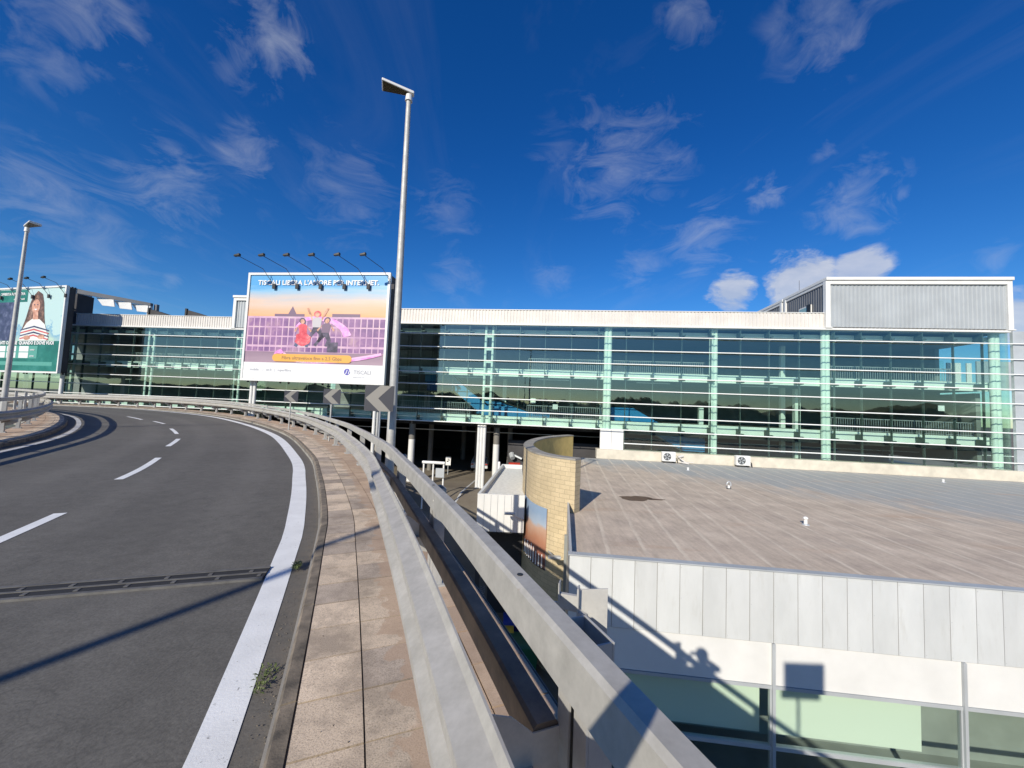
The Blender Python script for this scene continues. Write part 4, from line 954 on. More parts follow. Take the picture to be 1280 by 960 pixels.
def billboard(TLp, TRp, BLp, BRp, label, depth_t=1.2):
    ex = ((TRp-TLp)+(BRp-BLp))*.5; ex.z = 0; W = ex.length; ex.normalize(); nrm = Vector((ex.y, -ex.x, 0))   # toward the viewer
    H = ((TLp.z-BLp.z)+(TRp.z-BRp.z))/2; z0 = (BLp.z+BRp.z)/2; o = (BLp+TLp)*.5; o.z = z0
    fr = lambda x, y, z: tuple(o+ex*x+Vector((0, 0, y))+nrm*z)
    t = thing('billboard', label, 'billboard', fr(W/2, 0, -.5))
    m0 = MB()
    for a, b in (((0, 0), (W, .16)), ((0, H-.16), (W, H)), ((0, .162), (.16, H-.162)), ((W-.16, .162), (W, H-.162))): m0.box((a[0], a[1], -.12), (b[0], b[1], .12), fr)
    m0.build('frame', 'white_metal', t)
    m0 = MB(); m0.box((.1, .1, -.1), (W-.1, H-.1, .03), fr); m0.build('backing', 'grey_metal', t)
    m0 = MB()
    for x in (.15, W*.25, W*.5, W*.75, W-.25):
        for zz in (-.35, -depth_t): m0.box((x, -.1, zz-.1), (x+.1, H, zz), fr)
    for y in (.1, H*.25, H*.5, H*.75, H-.2):
        m0.box((.1, y, -depth_t-.1), (W-.1, y+.1, -depth_t), fr)
        for x in (.15, W*.5, W-.25): m0.box((x, y, -depth_t), (x+.1, y+.1, -.12), fr)
    m0.build('truss', 'dark_wall', t)
    m0 = MB(); m0.box((W-.12, .2, -depth_t+.05), (W-.06, H-.1, -.15), fr); m0.build('side_sheet', 'dark_wall', t)
    return t, fr, W, H
pl = lambda u, v, Y0, sl: (lambda d: d*(Y0/(d.y+sl*d.x)))(ray(u, v))
b1 = [pl(u, v, 25.2, .12) for u, v in ((312, 340), (488.5, 343), (302, 476), (481.5, 481))]
bb, fr, W, H = billboard(*b1, 'large pink and orange billboard with three jumping figures between the far guardrail and glass facade')
def flat(nm, m, pts, z, par): mb = MB(); n = len(pts); mb.v += [fr(x, y, z) for x, y in pts]; mb.v += [fr(x, y, z-.004) for x, y in pts]; mb.face(range(n)); mb.face(range(2*n-1, n-1, -1)); \
    [mb.face((i, (i+1) % n, n+(i+1) % n, n+i)) for i in range(n)]; return mb.build(nm, m, par)
def ell(cx, cy, rx, ry, n=20, a0=0): return [(cx+rx*math.cos(2*PI*i/n)*math.cos(a0)-ry*math.sin(2*PI*i/n)*math.sin(a0), cy+rx*math.cos(2*PI*i/n)*math.sin(a0)+ry*math.sin(2*PI*i/n)*math.cos(a0)) for i in range(n)]
X0, X1, Y0, Y1 = .17, W-.17, .17, H-.17; w, h = X1-X0, Y1-Y0
def U(x, y): return (X0+w*x, Y0+h*y)     # 0..1 on the print, y up
mb = MB(); mb.box((X0, Y0, .032), (X1, Y1, .045), fr); mb.uv[-1] = None
mb = MB(); mb.quad([fr(X0, Y0, .045), fr(X1, Y0, .045), fr(X1, Y1, .045), fr(X0, Y1, .045)], [(0, 0), (1, 0), (1, 1), (0, 1)]); poster = mb.build('poster', 'p_sunset', bb)
# the printed white building with its grid of windows
mb = MB()
def rect(mb, x0, y0, x1, y1, z): a, b_ = U(x0, y0), U(x1, y1); mb.box((a[0], a[1], z-.004), (b_[0], b_[1], z), fr)
rect(mb, .0, .26, 1., .60, .055); mb.build('printed_facade', 'p_lilac', poster)
mb = MB(); rect(mb, .2, .60, .42, .625, .054); rect(mb, .62, .60, .82, .63, .054); mb.quad([fr(*U(.3, .625), .053), fr(*U(.36, .625), .053), fr(*U(.33, .70), .053)]); mb.build('printed_skyline', 'p_silh', poster)
mb = MB()
for j in range(4):
    for i in range(23):
        x = .012+i*.0432
        if j == 3: rect(mb, x, .265, x+.036, .305, .062)
        else: rect(mb, x, .325+j*.09, x+.035, .402+j*.09, .062)
mb.build('printed_windows', 'p_win', poster)
# three jumping figures
def person(cx, cy, s, skin, top, leg, arms, lean, hair):
    g = []
    def fl(m, pts, z): mb = MB(); q = [U(cx+(x+lean*y)*s, cy+y*s*1.25) for x, y in pts]; n = len(q); mb.v += [fr(a[0], a[1], z) for a in q]; mb.face(range(n)); g.append((mb, m))
    fl(leg, [(-.14, 0), (.14, 0), (.30, -.35), (.16, -.62), (.06, -.60), (.12, -.33), (0, -.18), (-.14, -.34), (-.30, -.62), (-.42, -.56), (-.26, -.30)], .072)
    fl(top, [(-.16, .0), (.16, .0), (.19, .36), (.07, .42), (-.07, .42), (-.19, .36)], .074)
    for sx_ in (-1, 1):
        if arms: fl(skin, [(sx_*.16, .34), (sx_*.20, .26), (sx_*.45, .80), (sx_*.37, .82)], .073)
        else: fl(skin, [(sx_*.16, .36), (sx_*.22, .30), (sx_*.38, .12), (sx_*.32, .05)], .073)
    fl(hair, ell(0, .56, .14, .14), .073); fl(skin, ell(0, .53, .09, .11), .075)
    return g
parts = person(.515, .50, .18, 'p_skin', 'p_greyl', 'p_dark', True, 0, 'p_coral')+person(.42, .44, .17, 'p_skin', 'p_coral', 'p_denim', False, -.1, 'p_dark')+person(.58, .45, .17, 'p_skin', 'p_silh', 'p_dark', False, .1, 'p_dark')
for mbx, mm in parts: mbx.build('printed_figure', mm, poster)
mb = MB(); q = [U(.42+.055*math.cos(i*.35)*(1+.15*math.sin(i*2)), .385+.065*math.sin(i*.35)) for i in range(18)]; mb.v += [fr(a[0], a[1], .077) for a in q]; mb.face(range(18)); mb.build('printed_skirt', 'p_coral', poster)
mb = MB(); rect(mb, .60, .265, .675, .36, .066); mb.build('printed_box', 'p_dark', poster)
def swirl(pts, w0, w1, z, m):
    mb = MB(); pp_ = catmull(pts, 8); n = len(pp_); ring = []
    for i, p in enumerate(pp_):
        a, b_ = pp_[max(0, i-1)], pp_[min(n-1, i+1)]; L = math.hypot(b_[0]-a[0], b_[1]-a[1]) or 1; k_ = w0+(w1-w0)*i/n
        ring.append([fr(*U(p[0]-(b_[1]-a[1])/L*k_, p[1]+(b_[0]-a[0])/L*k_), z), fr(*U(p[0]+(b_[1]-a[1])/L*k_, p[1]-(b_[0]-a[0])/L*k_), z)])
    mb.sweep(ring); mb.build('printed_swirl', m, poster)
swirl([(.28, .27), (.24, .24), (.30, .205), (.45, .175), (.65, .18), (.85, .215), (.985, .26)], .022, .012, .082, 'p_pink')
swirl([(.29, .25), (.34, .215), (.50, .185), (.70, .195), (.985, .26)], .009, .009, .086, 'p_pinkl')
swirl([(.37, .50), (.45, .58), (.60, .57), (.70, .50), (.74, .42)], .012, .03, .070, 'p_pink')
mb = MB(); rect(mb, 0, 0, 1, .155, .09); mb.build('printed_footer', 'p_white', poster)
x0, y0 = U(.21, .2); pr_ = []
ca, cb = U(.235, .205), U(.755, .205); rr = h*.036
pill = [(cb[0]+rr*math.sin(a_*PI/10), cb[1]-rr*math.cos(a_*PI/10)) for a_ in range(11)]+[(ca[0]-rr*math.sin(a_*PI/10), ca[1]+rr*math.cos(a_*PI/10)) for a_ in range(11)]
flat('printed_pill', 'p_orange', pill, .094, poster)
def word(txt, size, u, v, m, z, align='CENTER', bold=0, nm='lettering', sxc=1):
    c_ = U(u, v); f2 = lambda x, y, q: fr(c_[0]+(x-0)*sxc, c_[1]+y, q); mb = text_mb(txt, size, f2, (0, 0, z), align=align, bold=bold); return mb.build(nm, m, poster)
word("TISCALI LIBERA L'AMORE PER INTERNET.", h*.064, .5, .905, 'p_white', .095, bold=.012, sxc=1.06)
word('Fibra ultraveloce fino a 2.5 Gbps', h*.046, .495, .190, 'p_brown', .10, bold=.008)
word('con modem incluso e attivazione', h*.022, .49, .150+.012, 'p_white', .10)
for tx_, xx_ in (('mobile', .05), ('|', .145), ('wi-fi', .17), ('|', .232), ('superfibra', .255)): word(tx_, h*.034, xx_, .075, 'p_grey', .10, 'LEFT')
word('TISCALI', h*.050, .80, .070, 'p_grey', .10, 'LEFT', .004)
word('libera la tua rete', h*.017, .80, .035, 'p_grey', .10, 'LEFT')
c_ = U(.755, .088)
flat('printed_emblem', 'p_violet', ell(c_[0], c_[1], h*.030, h*.030), .10, poster)
mb = MB()
for dx in (-.008, .010): a = U(.755+dx-.004, .068); b_ = U(.755+dx+.012, .108); mb.quad([fr(a[0], a[1], .106), fr(a[0]+.06, a[1], .106), fr(b_[0]+.0, b_[1], .106), fr(b_[0]-.06, b_[1], .106)])
mb.build('printed_emblem', 'p_white', poster)
# floodlights on arms
def arms(fr, W, H, us, par, L=2.2):
    for x in us:
        m0 = MB(); m0.tube(fr(x+1.1, H-1.0, .15), fr(x+.5, H+.1, .6), .02, n=6); m0.tube(fr(x+.5, H+.1, .6), fr(x-.05, H+.42, L), .02, n=6); m0.box((x+1.0, H-1.2, .14), (x+1.22, H-.85, .24), fr); ar = m0.build('lamp_arm', 'dark_wall', par)
        m0 = MB(); c0 = (x-.1, H+.45, L); m0.hexa([fr(c0[0]-.2, c0[1]-.10, c0[2]-.1), fr(c0[0]+.2, c0[1]-.06, c0[2]-.1), fr(c0[0]+.2, c0[1]-.06, c0[2]+.1), fr(c0[0]-.2, c0[1]-.10, c0[2]+.1),
                                                     fr(c0[0]-.18, c0[1]+.02, c0[2]-.1), fr(c0[0]+.2, c0[1]+.12, c0[2]-.1), fr(c0[0]+.2, c0[1]+.12, c0[2]+.1), fr(c0[0]-.18, c0[1]+.02, c0[2]+.1)]); bevel(m0.build('lamp_head', 'black', ar), .03)
arms(fr, W, H, [W*(.04+.165*i)+.6 for i in range(6)], bb)
for x in (.36, .7):
    for dx in (0, .45):
        pass
for x, dd in ((.35, .0), (.62, .0), (W-.9, 0), (W-.55, 0)):
    m0 = MB(); a = fr(x, 0, -.6); m0.tube((a[0], a[1], gz(a[1])), (a[0], a[1], a[2]+.3), .11, n=12); m0.build('leg', 'white_metal', bb, smooth=True)
# second billboard, green, far left
Yr = 36.0
b2 = [pl(u, v, 26.0, .235) for u, v in ((84, 357), (75, 467))]
TRp, BRp = b2; dirL = Vector((-.973, .229, 0)); Wd = 11.4
TLp = TRp+dirL*Wd; BLp = BRp+dirL*Wd
bb2, fr, W, H = billboard(TLp, TRp, BLp, BRp, 'green billboard with a smiling long-haired figure in a striped top, cut by the left edge', .55)
X0, X1, Y0, Y1 = .17, W-.17, .17, H-.17; w, h = X1-X0, Y1-Y0
mb = MB(); mb.quad([fr(X0, Y0, .045), fr(X1, Y0, .045), fr(X1, Y1, .045), fr(X0, Y1, .045)], [(0, 0), (1, 0), (1, 1), (0, 1)]); poster = mb.build('poster', 'p_bokeh', bb2)
mb = MB(); rect(mb, 0, 0, 1, .36, .06); rect(mb, 0, .84, .53, .99, .06); mb.build('printed_green', 'p_green', poster)
mb = MB(); rect(mb, .0, .363, .40, .84, .061); mb.build('printed_panel', 'p_navy', poster)
mb = MB(); rect(mb, 0, .065, .93, .11, .066); rect(mb, .02, .15, .73, .30, .066); mb.build('printed_band', 'p_greenl', poster)
mb = MB()
for i, x in enumerate((.05, .20, .34, .50)):
    for y in (.155, .232): rect(mb, x, y, x+.12, y+.066, .072)
mb.build('printed_card', 'p_white', poster)
hc = (.66, .77)
def poly(nm, m, pts, z): q = [U(*p) for p in pts]; return flat(nm, m, q, z, poster)
poly('printed_hair', 'p_hair', [(.60, .90), (.66, .97), (.72, .93), (.75, .82), (.77, .66), (.80, .50), (.78, .40), (.70, .42), (.60, .44), (.52, .40), (.50, .50), (.54, .64), (.57, .80)], .070)
poly('printed_hair', 'p_hair2', [(.61, .86), (.58, .70), (.54, .55), (.57, .48), (.61, .60), (.63, .72)], .074)
poly('printed_top', 'p_cream', [(.56, .58), (.64, .64), (.72, .62), (.79, .56), (.85, .40), (.83, .363), (.48, .363), (.50, .48)], .078)
for i in range(4): poly('printed_stripe', 'p_navy' if i % 2 == 0 else 'p_red', [(.49, .50-i*.035), (.66, .545-i*.035), (.85, .49-i*.035), (.85, .475-i*.035), (.66, .525-i*.035), (.49, .485-i*.035)], .084)
poly('printed_face', 'p_skin', ell(.655, .78, .052, .085, 20), .080)
poly('printed_neck', 'p_skin', [(.63, .72), (.69, .72), (.70, .62), (.63, .62)], .079)
for dx in (-.02, .02): poly('printed_eye', 'p_dark', ell(.655+dx, .80, .008, .008, 8), .086)
poly('printed_smile', 'p_white', [(.635, .745), (.655, .732), (.678, .745), (.655, .752)], .086)
for dx, yy in ((-.08, .40), (.10, .41)): poly('printed_hand', 'p_skin', ell(.66+dx, yy, .045, .028, 14), .088)
word('ANTI ONLINE  QUANDO E DOVE VUOI', h*.055, .93, .318, 'p_white', .09, 'RIGHT', .02)
word('OFFERTA FORMATIVA', h*.045, .50, .925, 'p_white', .09, 'RIGHT', .012)
word('corsi per tutti', h*.035, .50, .865, 'p_white', .09, 'RIGHT', .006)
for y in (.245, .17): word('corso', h*.034, .70, y, 'p_white', .09, 'RIGHT', .006)
arms(fr, W, H, [W*(.06+.2*i)+.6 for i in range(5)], bb2, 1.2)
for x in (.5, W-1): m0 = MB(); a = fr(x, 0, -.8); m0.tube((a[0], a[1], -9.4), (a[0], a[1], a[2]+.3), .16, n=12); m0.build('leg', 'white_metal', bb2, smooth=True)
# white sheet sign low beyond the inner rail
q0 = ondepth(19, 513, 27); q1 = ondepth(37, 494, 27)
t = thing('info_board', 'plain white board standing behind the inner guardrail at far left', 'board', (q0.x, 27, -1.6))
m0 = MB(); m0.box((q0.x, 27, q0.z+.05), (q1.x, 27.06, q1.z)); m0.build('panel', 'white', t)
for x in (q0.x+.1, q1.x-.1): m0 = MB(); m0.tube((x, 27.1, -1.7), (x, 27.1, q1.z), .04, n=8); m0.build('leg', 'grey_metal', t)

# ------------------------------------------------------------------ chevron signs
m, nt, b = mat('chevron_grey'); b.inputs['Base Color'].default_value = (.25, .235, .21, 1); b.inputs['Roughness'].default_value = .5; M['chev'] = m
m, nt, b = mat('chevron_dark'); b.inputs['Base Color'].default_value = (.045, .045, .055, 1); b.inputs['Roughness'].default_value = .45; M['chevd'] = m
def chevron(u, v, Y, w, lab, rot=0, pos=None, grp='chevron boards along the curve'):
    c0 = Vector(pos) if pos else ondepth(u, v, Y); cx, sx_ = math.cos(rot), math.sin(rot)
    f = lambda x, y, z: (c0.x+cx*x-sx_*y, c0.y+sx_*x+cx*y, c0.z+z)
    t = thing('chevron_sign', lab, 'road sign', (c0.x, c0.y, -1.6), grp); H_ = w*.92
    m0 = MB(); m0.box((-w/2, 0, -H_/2), (w/2, .025, H_/2), f); m0.build('plate', 'chevd', t)
    m0 = MB(); k = w
    pts = [(-.47*k, 0), (.02*k, .46*k), (.42*k, .46*k), (-.03*k, 0), (.42*k, -.46*k), (.02*k, -.46*k)]
    for i0__ in ((0, 1, 2, 3), (0, 3, 4, 5)): m0.quad([f(pts[i][0], -.004, pts[i][1]) for i in i0__]); m0.quad([f(pts[i][0], -.001, pts[i][1]) for i in i0__])
    m0.build('chevron', 'chev', t)
    m0 = MB(); b0__ = f(-.03*k, .06, -1.5); m0.tube((b0__[0], b0__[1], min(-1.55, c0.z-1.0)), f(-.03*k, .06, H_*.4), .03, n=10); m0.build('post', 'galv_post', t, smooth=True)
    return t
chevron(474, 498, 8.5, .62, 'nearest and largest grey chevron board, touching the tall lamp post', .12)
chevron(415, 495.5, 14.4, .60, 'middle chevron board of three under the pink billboard', .2)
chevron(364, 495.5, 18.5, .60, 'farthest and smallest chevron board, under the left half of the pink billboard', .3)
chevron(0, 0, 0, .86, 'chevron board standing behind the viewer, seen only by its square shadow', 0, (1.46, -2.0, .64))

# ------------------------------------------------------------------ street lamps
def lamp(bx, by, zb, top, r0, r1, lean, hd, lab, hl=.52):
    t = thing('street_lamp', lab, 'street lamp', (bx, by, zb), 'street lamps along the ramp'); T = Vector((bx+lean[0], by+lean[1], top)); B_ = Vector((bx, by, zb))
    MB().tube(B_, T, r0, r1, 16).build('pole', 'galv_post', t, smooth=True)
    MB().tube(T-Vector((0, 0, .02)), T+Vector((0, 0, .14)), r1*1.5, r1*1.3, 14).build('collar', 'white_metal', t, smooth=True)
    d_ = Vector(hd).normalized(); s_ = Vector((-d_.y, d_.x, 0)); T2 = T+Vector((0, 0, .17))
    g = lambda x, y, z: tuple(T2+d_*x+s_*y+Vector((0, 0, z)))
    m0 = MB(); m0.hexa([g(-.12, -.07, 0), g(hl, -.19, .04), g(hl, .19, .04), g(-.12, .07, 0), g(-.12, -.05, .09), g(hl, -.16, .13), g(hl, .16, .13), g(-.12, .05, .09)]); hdd = bevel(m0.build('lamp_head', 'white_metal', t), .02, 3)
    m0 = MB(); m0.hexa([g(.0, -.06, -.0), g(hl-.03, -.165, .03), g(hl-.03, .165, .03), g(.0, .06, .0), g(.0, -.05, .012), g(hl-.03, -.12, .062), g(hl-.03, .12, .062), g(.0, .05, .012)]); m0.build('lens', 'lamp_glass', hdd)
    m0 = MB(); m0.box((-.14, -.14, 0), (.14, .14, .03), lambda x, y, z: (B_.x+x, B_.y+y, B_.z+z)); m0.tube(B_, B_+Vector((0, 0, .5)), r0*1.25, r0*1.2, 14); m0.build('base', 'galv_post', t)
    return t
Lb = ondepth(489.5, 582, 9.3); Lt = ondepth(511, 126, 9.3)
lamp(Lb.x, 9.3, -9.4, Lt.z, .15, .06, (Lt.x-Lb.x, 0), (-.95, -.3, 0), 'tall grey street lamp rising into the sky in front of the pink billboard', .66)
Mb_ = ondepth(4, 505, 14.5); Mt = ondepth(33.5, 289, 14.5)
lamp(Mb_.x, 14.5, -1.6, Mt.z, .09, .05, (Mt.x-Mb_.x-.0, 0), (.9, -.3, 0), 'street lamp crossing the green billboard at the far left edge', .55)
lamp(-6.9, -6.3, -1.6, 5.2, .085, .05, (.0, 0), (.9, -.3, 0), 'street lamp behind the viewer, known by its thin shadow over the road')

# ------------------------------------------------------------------ weeds by the kerb
def weeds(u, v, lab, n, rad, dead=0):
    c0 = onz(u, v, -1.6); t = tag(None or bpy.data.objects.new('weed_clump', None), lab, 'weed'); COL.objects.link(t); t.location = c0
    mb = MB()
    for i in range(n):
        r = rad*random.random()**.6; a_ = random.uniform(0, 2*PI); x, y = c0.x+r*math.cos(a_)*.45-r*math.sin(a_)*.35, c0.y+r*math.sin(a_)
        h_ = random.uniform(.004, .02); d_ = random.uniform(0, 2*PI); l = random.uniform(.012, .04); w_ = l*.16
        tip = (x+l*math.cos(d_), y+l*math.sin(d_), c0.z+h_*random.uniform(.4, 1.4)); mx_ = (x+l*.5*math.cos(d_), y+l*.5*math.sin(d_), c0.z+h_)
        mb.quad([(x, y, c0.z), (mx_[0]-w_*math.sin(d_), mx_[1]+w_*math.cos(d_), mx_[2]), tip, (mx_[0]+w_*math.sin(d_), mx_[1]-w_*math.cos(d_), mx_[2])])
    mb.build('leaves', 'leaf', t); return t
weeds(371, 707, 'low green weeds at the kerb beside the end of the expansion joint', 180, .09)
weeds(331, 848, 'sparse low weeds in the gutter, nearest to the viewer', 90, .12)

# grit and dry leaves lying in the gutter and on the paving joints
mb = MB()
for i in range(900):
    s_ = random.uniform(.2, 9)**1.0; o_ = random.choice((random.gauss(-.03, .025), random.uniform(-.14, .0), random.uniform(.12, .5), random.uniform(-1.2, -.2)) if i % 6 == 0 else (random.gauss(-.03, .025), random.uniform(-.14, .0)))
    if -.01 < o_ < .09: continue
    zb_ = .004 if o_ < 0 else .133
    x, y, z = P(s_, o_, zb_); q_ = random.uniform(.0015, .006); a_ = random.uniform(0, PI)
    pts = [(x+q_*math.cos(a_+k_*2.1)*random.uniform(.7, 1.3), y+q_*math.sin(a_+k_*2.1)*random.uniform(.7, 1.3), z) for k_ in range(3)]
    n = len(mb.v); mb.v += pts+[(x, y, z+q_*.9)]
    for f_ in ((0, 1, 3), (1, 2, 3), (2, 0, 3)): mb.face([n+k_ for k_ in f_])
tag(mb.build('gutter_grit', 'kerb'), 'loose grit and crumbs scattered along the gutter', 'grit', kind='stuff')

# ------------------------------------------------------------------ photographer behind the camera (casts the shadow)
def figure():
    t = thing('person', 'person in dark jacket standing on the pavement holding a phone up to photograph', 'person', (-.05, -.5, -1.47))
    V = {'pel': (-.02, -.50, -.55), 'sp': (-.02, -.48, -.32), 'ch': (-.02, -.46, -.14), 'nk': (-.02, -.43, .02), 'hd': (-.02, -.38, .10), 'hd2': (-.02, -.38, .19)}
    E = [('pel', 'sp'), ('sp', 'ch'), ('ch', 'nk'), ('nk', 'hd'), ('hd', 'hd2')]
    R = {'pel': .21, 'sp': .20, 'ch': .21, 'nk': .08, 'hd': .115, 'hd2': .10}
    for s_, k in ((-1, 'l'), (1, 'r')):
        V['sh'+k] = (-.02+s_*.23, -.45, -.10); V['el'+k] = (-.0+s_*.43, -.28, -.20); V['wr'+k] = (s_*.14, -.075, -.05); V['pm'+k] = (s_*.10, -.05, -.01)
        E += [('ch', 'sh'+k), ('sh'+k, 'el'+k), ('el'+k, 'wr'+k), ('wr'+k, 'pm'+k)]; R.update({'sh'+k: .07, 'el'+k: .07, 'wr'+k: .038, 'pm'+k: .03})
        V['hp'+k] = (-.02+s_*.09, -.50, -.65); V['kn'+k] = (-.02+s_*.11, -.47, -1.02); V['an'+k] = (-.02+s_*.12, -.52, -1.40); V['to'+k] = (-.02+s_*.14, -.38, -1.435)
        E += [('pel', 'hp'+k), ('hp'+k, 'kn'+k), ('kn'+k, 'an'+k), ('an'+k, 'to'+k)]; R.update({'hp'+k: .10, 'kn'+k: .065, 'an'+k: .045, 'to'+k: .04})
    keys = list(V); me = bpy.data.meshes.new('body'); me.from_pydata([Vector(V[k])-Vector(t.location) for k in keys], [(keys.index(a), keys.index(b_)) for a, b_ in E], []); me.materials.append(M['cloth'])
    o = bpy.data.objects.new('body', me); COL.objects.link(o); o.parent = t; o.modifiers.new('skin', 'SKIN')
    for i, k in enumerate(keys): me.skin_vertices[0].data[i].radius = (R[k], R[k]*.85)
    me.skin_vertices[0].data[0].use_root = True
    sb_ = o.modifiers.new('sub', 'SUBSURF'); sb_.levels = 2; sb_.render_levels = 2
    MB().lathe((-.02, -.40, .06), [(.06, .0), (.12, .05), (.135, .12), (.12, .20), (.06, .25), (.01, .26)]).build('hair', 'hair', t, smooth=True)
    for s_ in (-1, 1):
        for i in range(4):
            m0 = MB(); x = s_*.085; z = .03-i*.018; m0.tube((s_*.105, -.055, z), (x, -.035, z+.004), .0085, .008, 8); m0.tube((x, -.035, z+.004), (s_*.066, -.030, z), .008, .006, 8); m0.build('finger', 'skin', t, smooth=True)
        m0 = MB(); m0.tube((s_*.10, -.06, -.02), (s_*.075, -.058, .01), .010, .008, 8); m0.build('thumb', 'skin', t, smooth=True)
    ph = thing('phone', 'dark phone held level in both hands of the photographing person', 'phone', (0, -.04, 0))
    m0 = MB(); m0.box((-.08, -.050, -.038), (.08, -.042, .038)); bevel(m0.build('case', 'black', ph), .004)
figure()

# ------------------------------------------------------------------ light and sky
SAZ, SEL = math.radians(25.854), math.radians(28.15)
sdir = Vector((math.sin(SAZ)*math.cos(SEL), math.cos(SAZ)*math.cos(SEL), -math.sin(SEL)))
sl = bpy.data.lights.new('sun', 'SUN'); sl.energy = 4.8; sl.angle = math.radians(.5); sl.color = (1, .92, .785)
so_ = bpy.data.objects.new('sun', sl); COL.objects.link(so_); so_.rotation_euler = sdir.to_track_quat('-Z', 'Y').to_euler(); so_.location = (-10, -20, 20)
W_ = bpy.data.worlds.new('World'); scene.world = W_; W_.use_nodes = True; nt = W_.node_tree; bg = nt.nodes['Background']
sky = nt.nodes.new('ShaderNodeTexSky'); sky.sky_type = 'NISHITA'; sky.sun_disc = False; sky.sun_elevation = SEL; sky.sun_rotation = PI+SAZ
sky.altitude = 300; sky.air_density = 1.0; sky.dust_density = .3; sky.ozone_density = 3.5
tc = nt.nodes.new('ShaderNodeTexCoord'); D = tc.outputs['Generated']
gm = nt.nodes.new('ShaderNodeGamma'); gm.inputs[1].default_value = 1.0; nt.links.new(sky.outputs[0], gm.inputs[0])
hs = nt.nodes.new('ShaderNodeHueSaturation'); hs.inputs['Saturation'].default_value = 1.32; hs.inputs['Value'].default_value = .95; hs.inputs['Hue'].default_value = .505; nt.links.new(gm.outputs[0], hs.inputs['Color'])
sx = nt.nodes.new('ShaderNodeSeparateXYZ'); nt.links.new(D, sx.inputs[0])
zc_ = N(nt, 'ShaderNodeMath', operation='MAXIMUM'); zc_.inputs[1].default_value = .06; nt.links.new(sx.outputs[2], zc_.inputs[0])
cb_ = nt.nodes.new('ShaderNodeCombineXYZ'); dv = []
for k in range(2):
    d_ = N(nt, 'ShaderNodeMath', operation='DIVIDE'); nt.links.new(sx.outputs[k], d_.inputs[0]); nt.links.new(zc_.outputs[0], d_.inputs[1]); nt.links.new(d_.outputs[0], cb_.inputs[k])
def wmap(vec, scale, rot=0, loc=(0, 0, 0)):
    mp = nt.nodes.new('ShaderNodeMapping'); mp.inputs['Scale'].default_value = scale; mp.inputs['Rotation'].default_value = (0, 0, rot); mp.inputs['Location'].default_value = loc; nt.links.new(vec, mp.inputs[0]); return mp.outputs[0]
def wmath(op, a, b_=None, c_=None, clamp=False):
    n = nt.nodes.new('ShaderNodeMath'); n.operation = op; n.use_clamp = clamp
    for i, v in enumerate((a, b_, c_)):
        if v is None: continue
        if hasattr(v, 'links'): nt.links.new(v, n.inputs[i])
        else: n.inputs[i].default_value = v
    return n.outputs[0]
def wnoise(vec, sc, det, ro, dist=0):
    n = nt.nodes.new('ShaderNodeTexNoise'); n.inputs['Scale'].default_value = sc; n.inputs['Detail'].default_value = det; n.inputs['Roughness'].default_value = ro; n.inputs['Distortion'].default_value = dist; nt.links.new(vec, n.inputs[0]); return n.outputs['Fac']
cir = wnoise(wmap(cb_.outputs[0], (1.3, .45, 1), .35), 1.6, 8, .62, .9)
cirm = ramp(nt, wnoise(wmap(cb_.outputs[0], (.5, .5, 1), 0, (3.1, .4, 0)), 1.0, 3, .5), [(.42, 0.), (.62, 1.)])
cov = wmath('MULTIPLY', ramp(nt, cir, [(.52, 0.), (.85, .16)]), cirm)
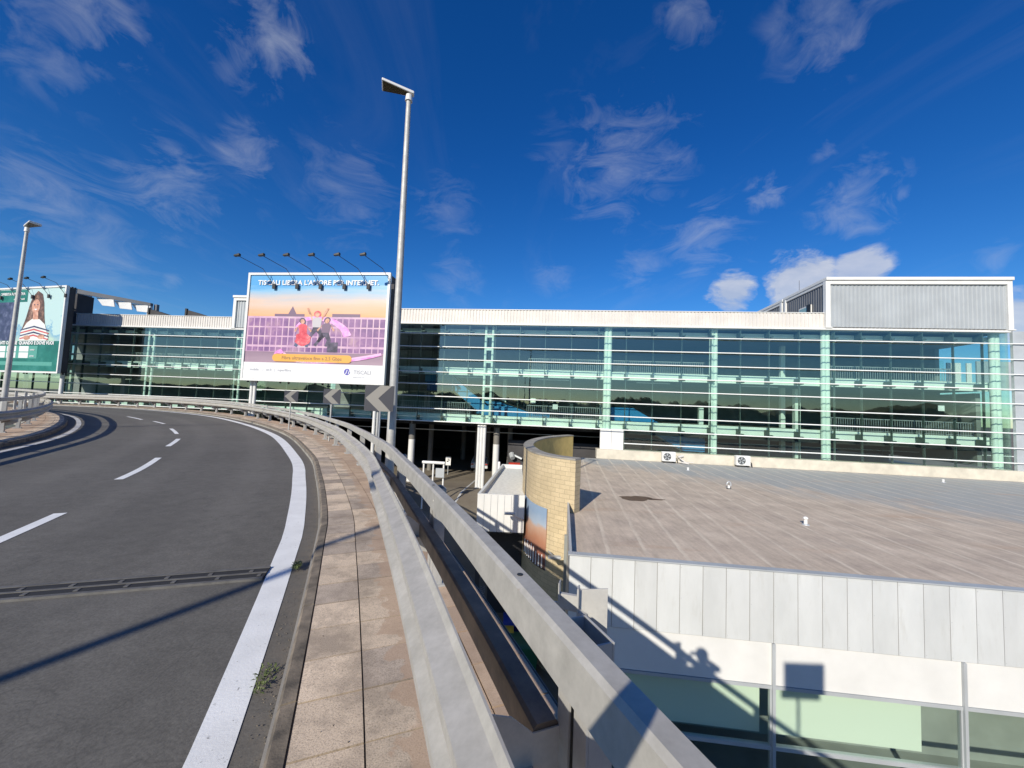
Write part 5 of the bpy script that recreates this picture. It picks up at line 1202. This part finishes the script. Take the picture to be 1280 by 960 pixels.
# individual clouds where the sky shows them: (pixel u, v, radius in radians, strength, detail scale)
puff = wnoise(wmap(D, (1, 1, 1.8)), 9, 9, .62, .4); streak = wnoise(wmap(D, (5, 5, 12), .6), 1.6, 9, .65, 1.2)
fine_ = wnoise(wmap(D, (1, 1, 1.3)), 16, 8, .6, .6)
for (u, v, r, st_, kind) in ((112, 22, .09, .55, 2), (60, 60, .10, .4, 2), (335, 50, .11, .62, 2), (290, 85, .05, .4, 2), (600, 0, .0, 0, 0), (775, 200, .20, .42, 1), (700, 180, .1, .2, 1), (960, 240, .05, .95, 2), (1070, 250, .10, .7, 2), (1130, 242, .03, .5, 2), (1035, 185, .035, .4, 2),
    (880, 300, .13, .5, 1), (800, 335, .08, .35, 1), (915, 368, .07, 1.2, 3), (1000, 352, .085, 1.0, 3), (1075, 340, .06, .9, 3), (1245, 320, .04, .4, 1), (1278, 395, .06, 1.0, 3), (210, 235, .13, .5, 1), (60, 265, .16, .4, 1), (120, 320, .14, .32, 1), (310, 190, .08, .5, 1),
    (430, 240, .16, .3, 1), (560, 260, .12, .28, 1), (860, 20, .07, .45, 2), (1040, 20, .12, .4, 2), (985, 60, .05, .2, 2), (570, 350, .10, .28, 1), (215, 350, .03, .4, 2), (690, 345, .07, .3, 1), (1000, 25, .08, .3, 2)):
    if r == 0: continue
    dd = ray(u, v).normalized(); vm = nt.nodes.new('ShaderNodeVectorMath'); vm.operation = 'DISTANCE'; nt.links.new(D, vm.inputs[0]); vm.inputs[1].default_value = dd
    f1 = wmath('DIVIDE', vm.outputs['Value'], r); f2 = wmath('SUBTRACT', 1, f1, clamp=True)
    nzz = {1: streak, 2: fine_, 3: puff}[kind]
    if kind == 3: e = ramp(nt, wmath('ADD', wmath('MULTIPLY', f2, .55), nzz), [(.62, 0.), (.80, 1.)])
    else: e = ramp(nt, wmath('ADD', wmath('MULTIPLY', f2, .30), nzz), [(.60, 0.), (.98, .8)])
    e = wmath('MULTIPLY', wmath('MULTIPLY', e, min(1, st_)), wmath('MULTIPLY', f2, 3.5 if kind == 3 else 2.0, clamp=True)); cov = wmath('MAXIMUM', cov, e)
cov = wmath('MULTIPLY', cov, .72)
cloudcol = mixc(nt, ramp(nt, puff, [(.4, 0.), (.65, 1.)]), (4.9, 5.3, 6.1), (6.8, 6.8, 6.9))
skyc = mixc(nt, 1, hs.outputs[0], ramp(nt, sx.outputs[2], [(.0, (.98, 1.10, 1.15)), (.22, (.74, .98, 1.16)), (.55, (.58, .88, 1.16))]), 'MULTIPLY')
fin = mixc(nt, cov, skyc, cloudcol)
nt.links.new(fin, bg.inputs[0]); bg.inputs[1].default_value = .10

scene.render.engine = 'CYCLES'
scene.cycles.max_bounces = 10; scene.cycles.transparent_max_bounces = 16
scene.view_settings.view_transform = 'Standard'; scene.view_settings.look = 'None'; scene.view_settings.exposure = .14; scene.view_settings.gamma = 1
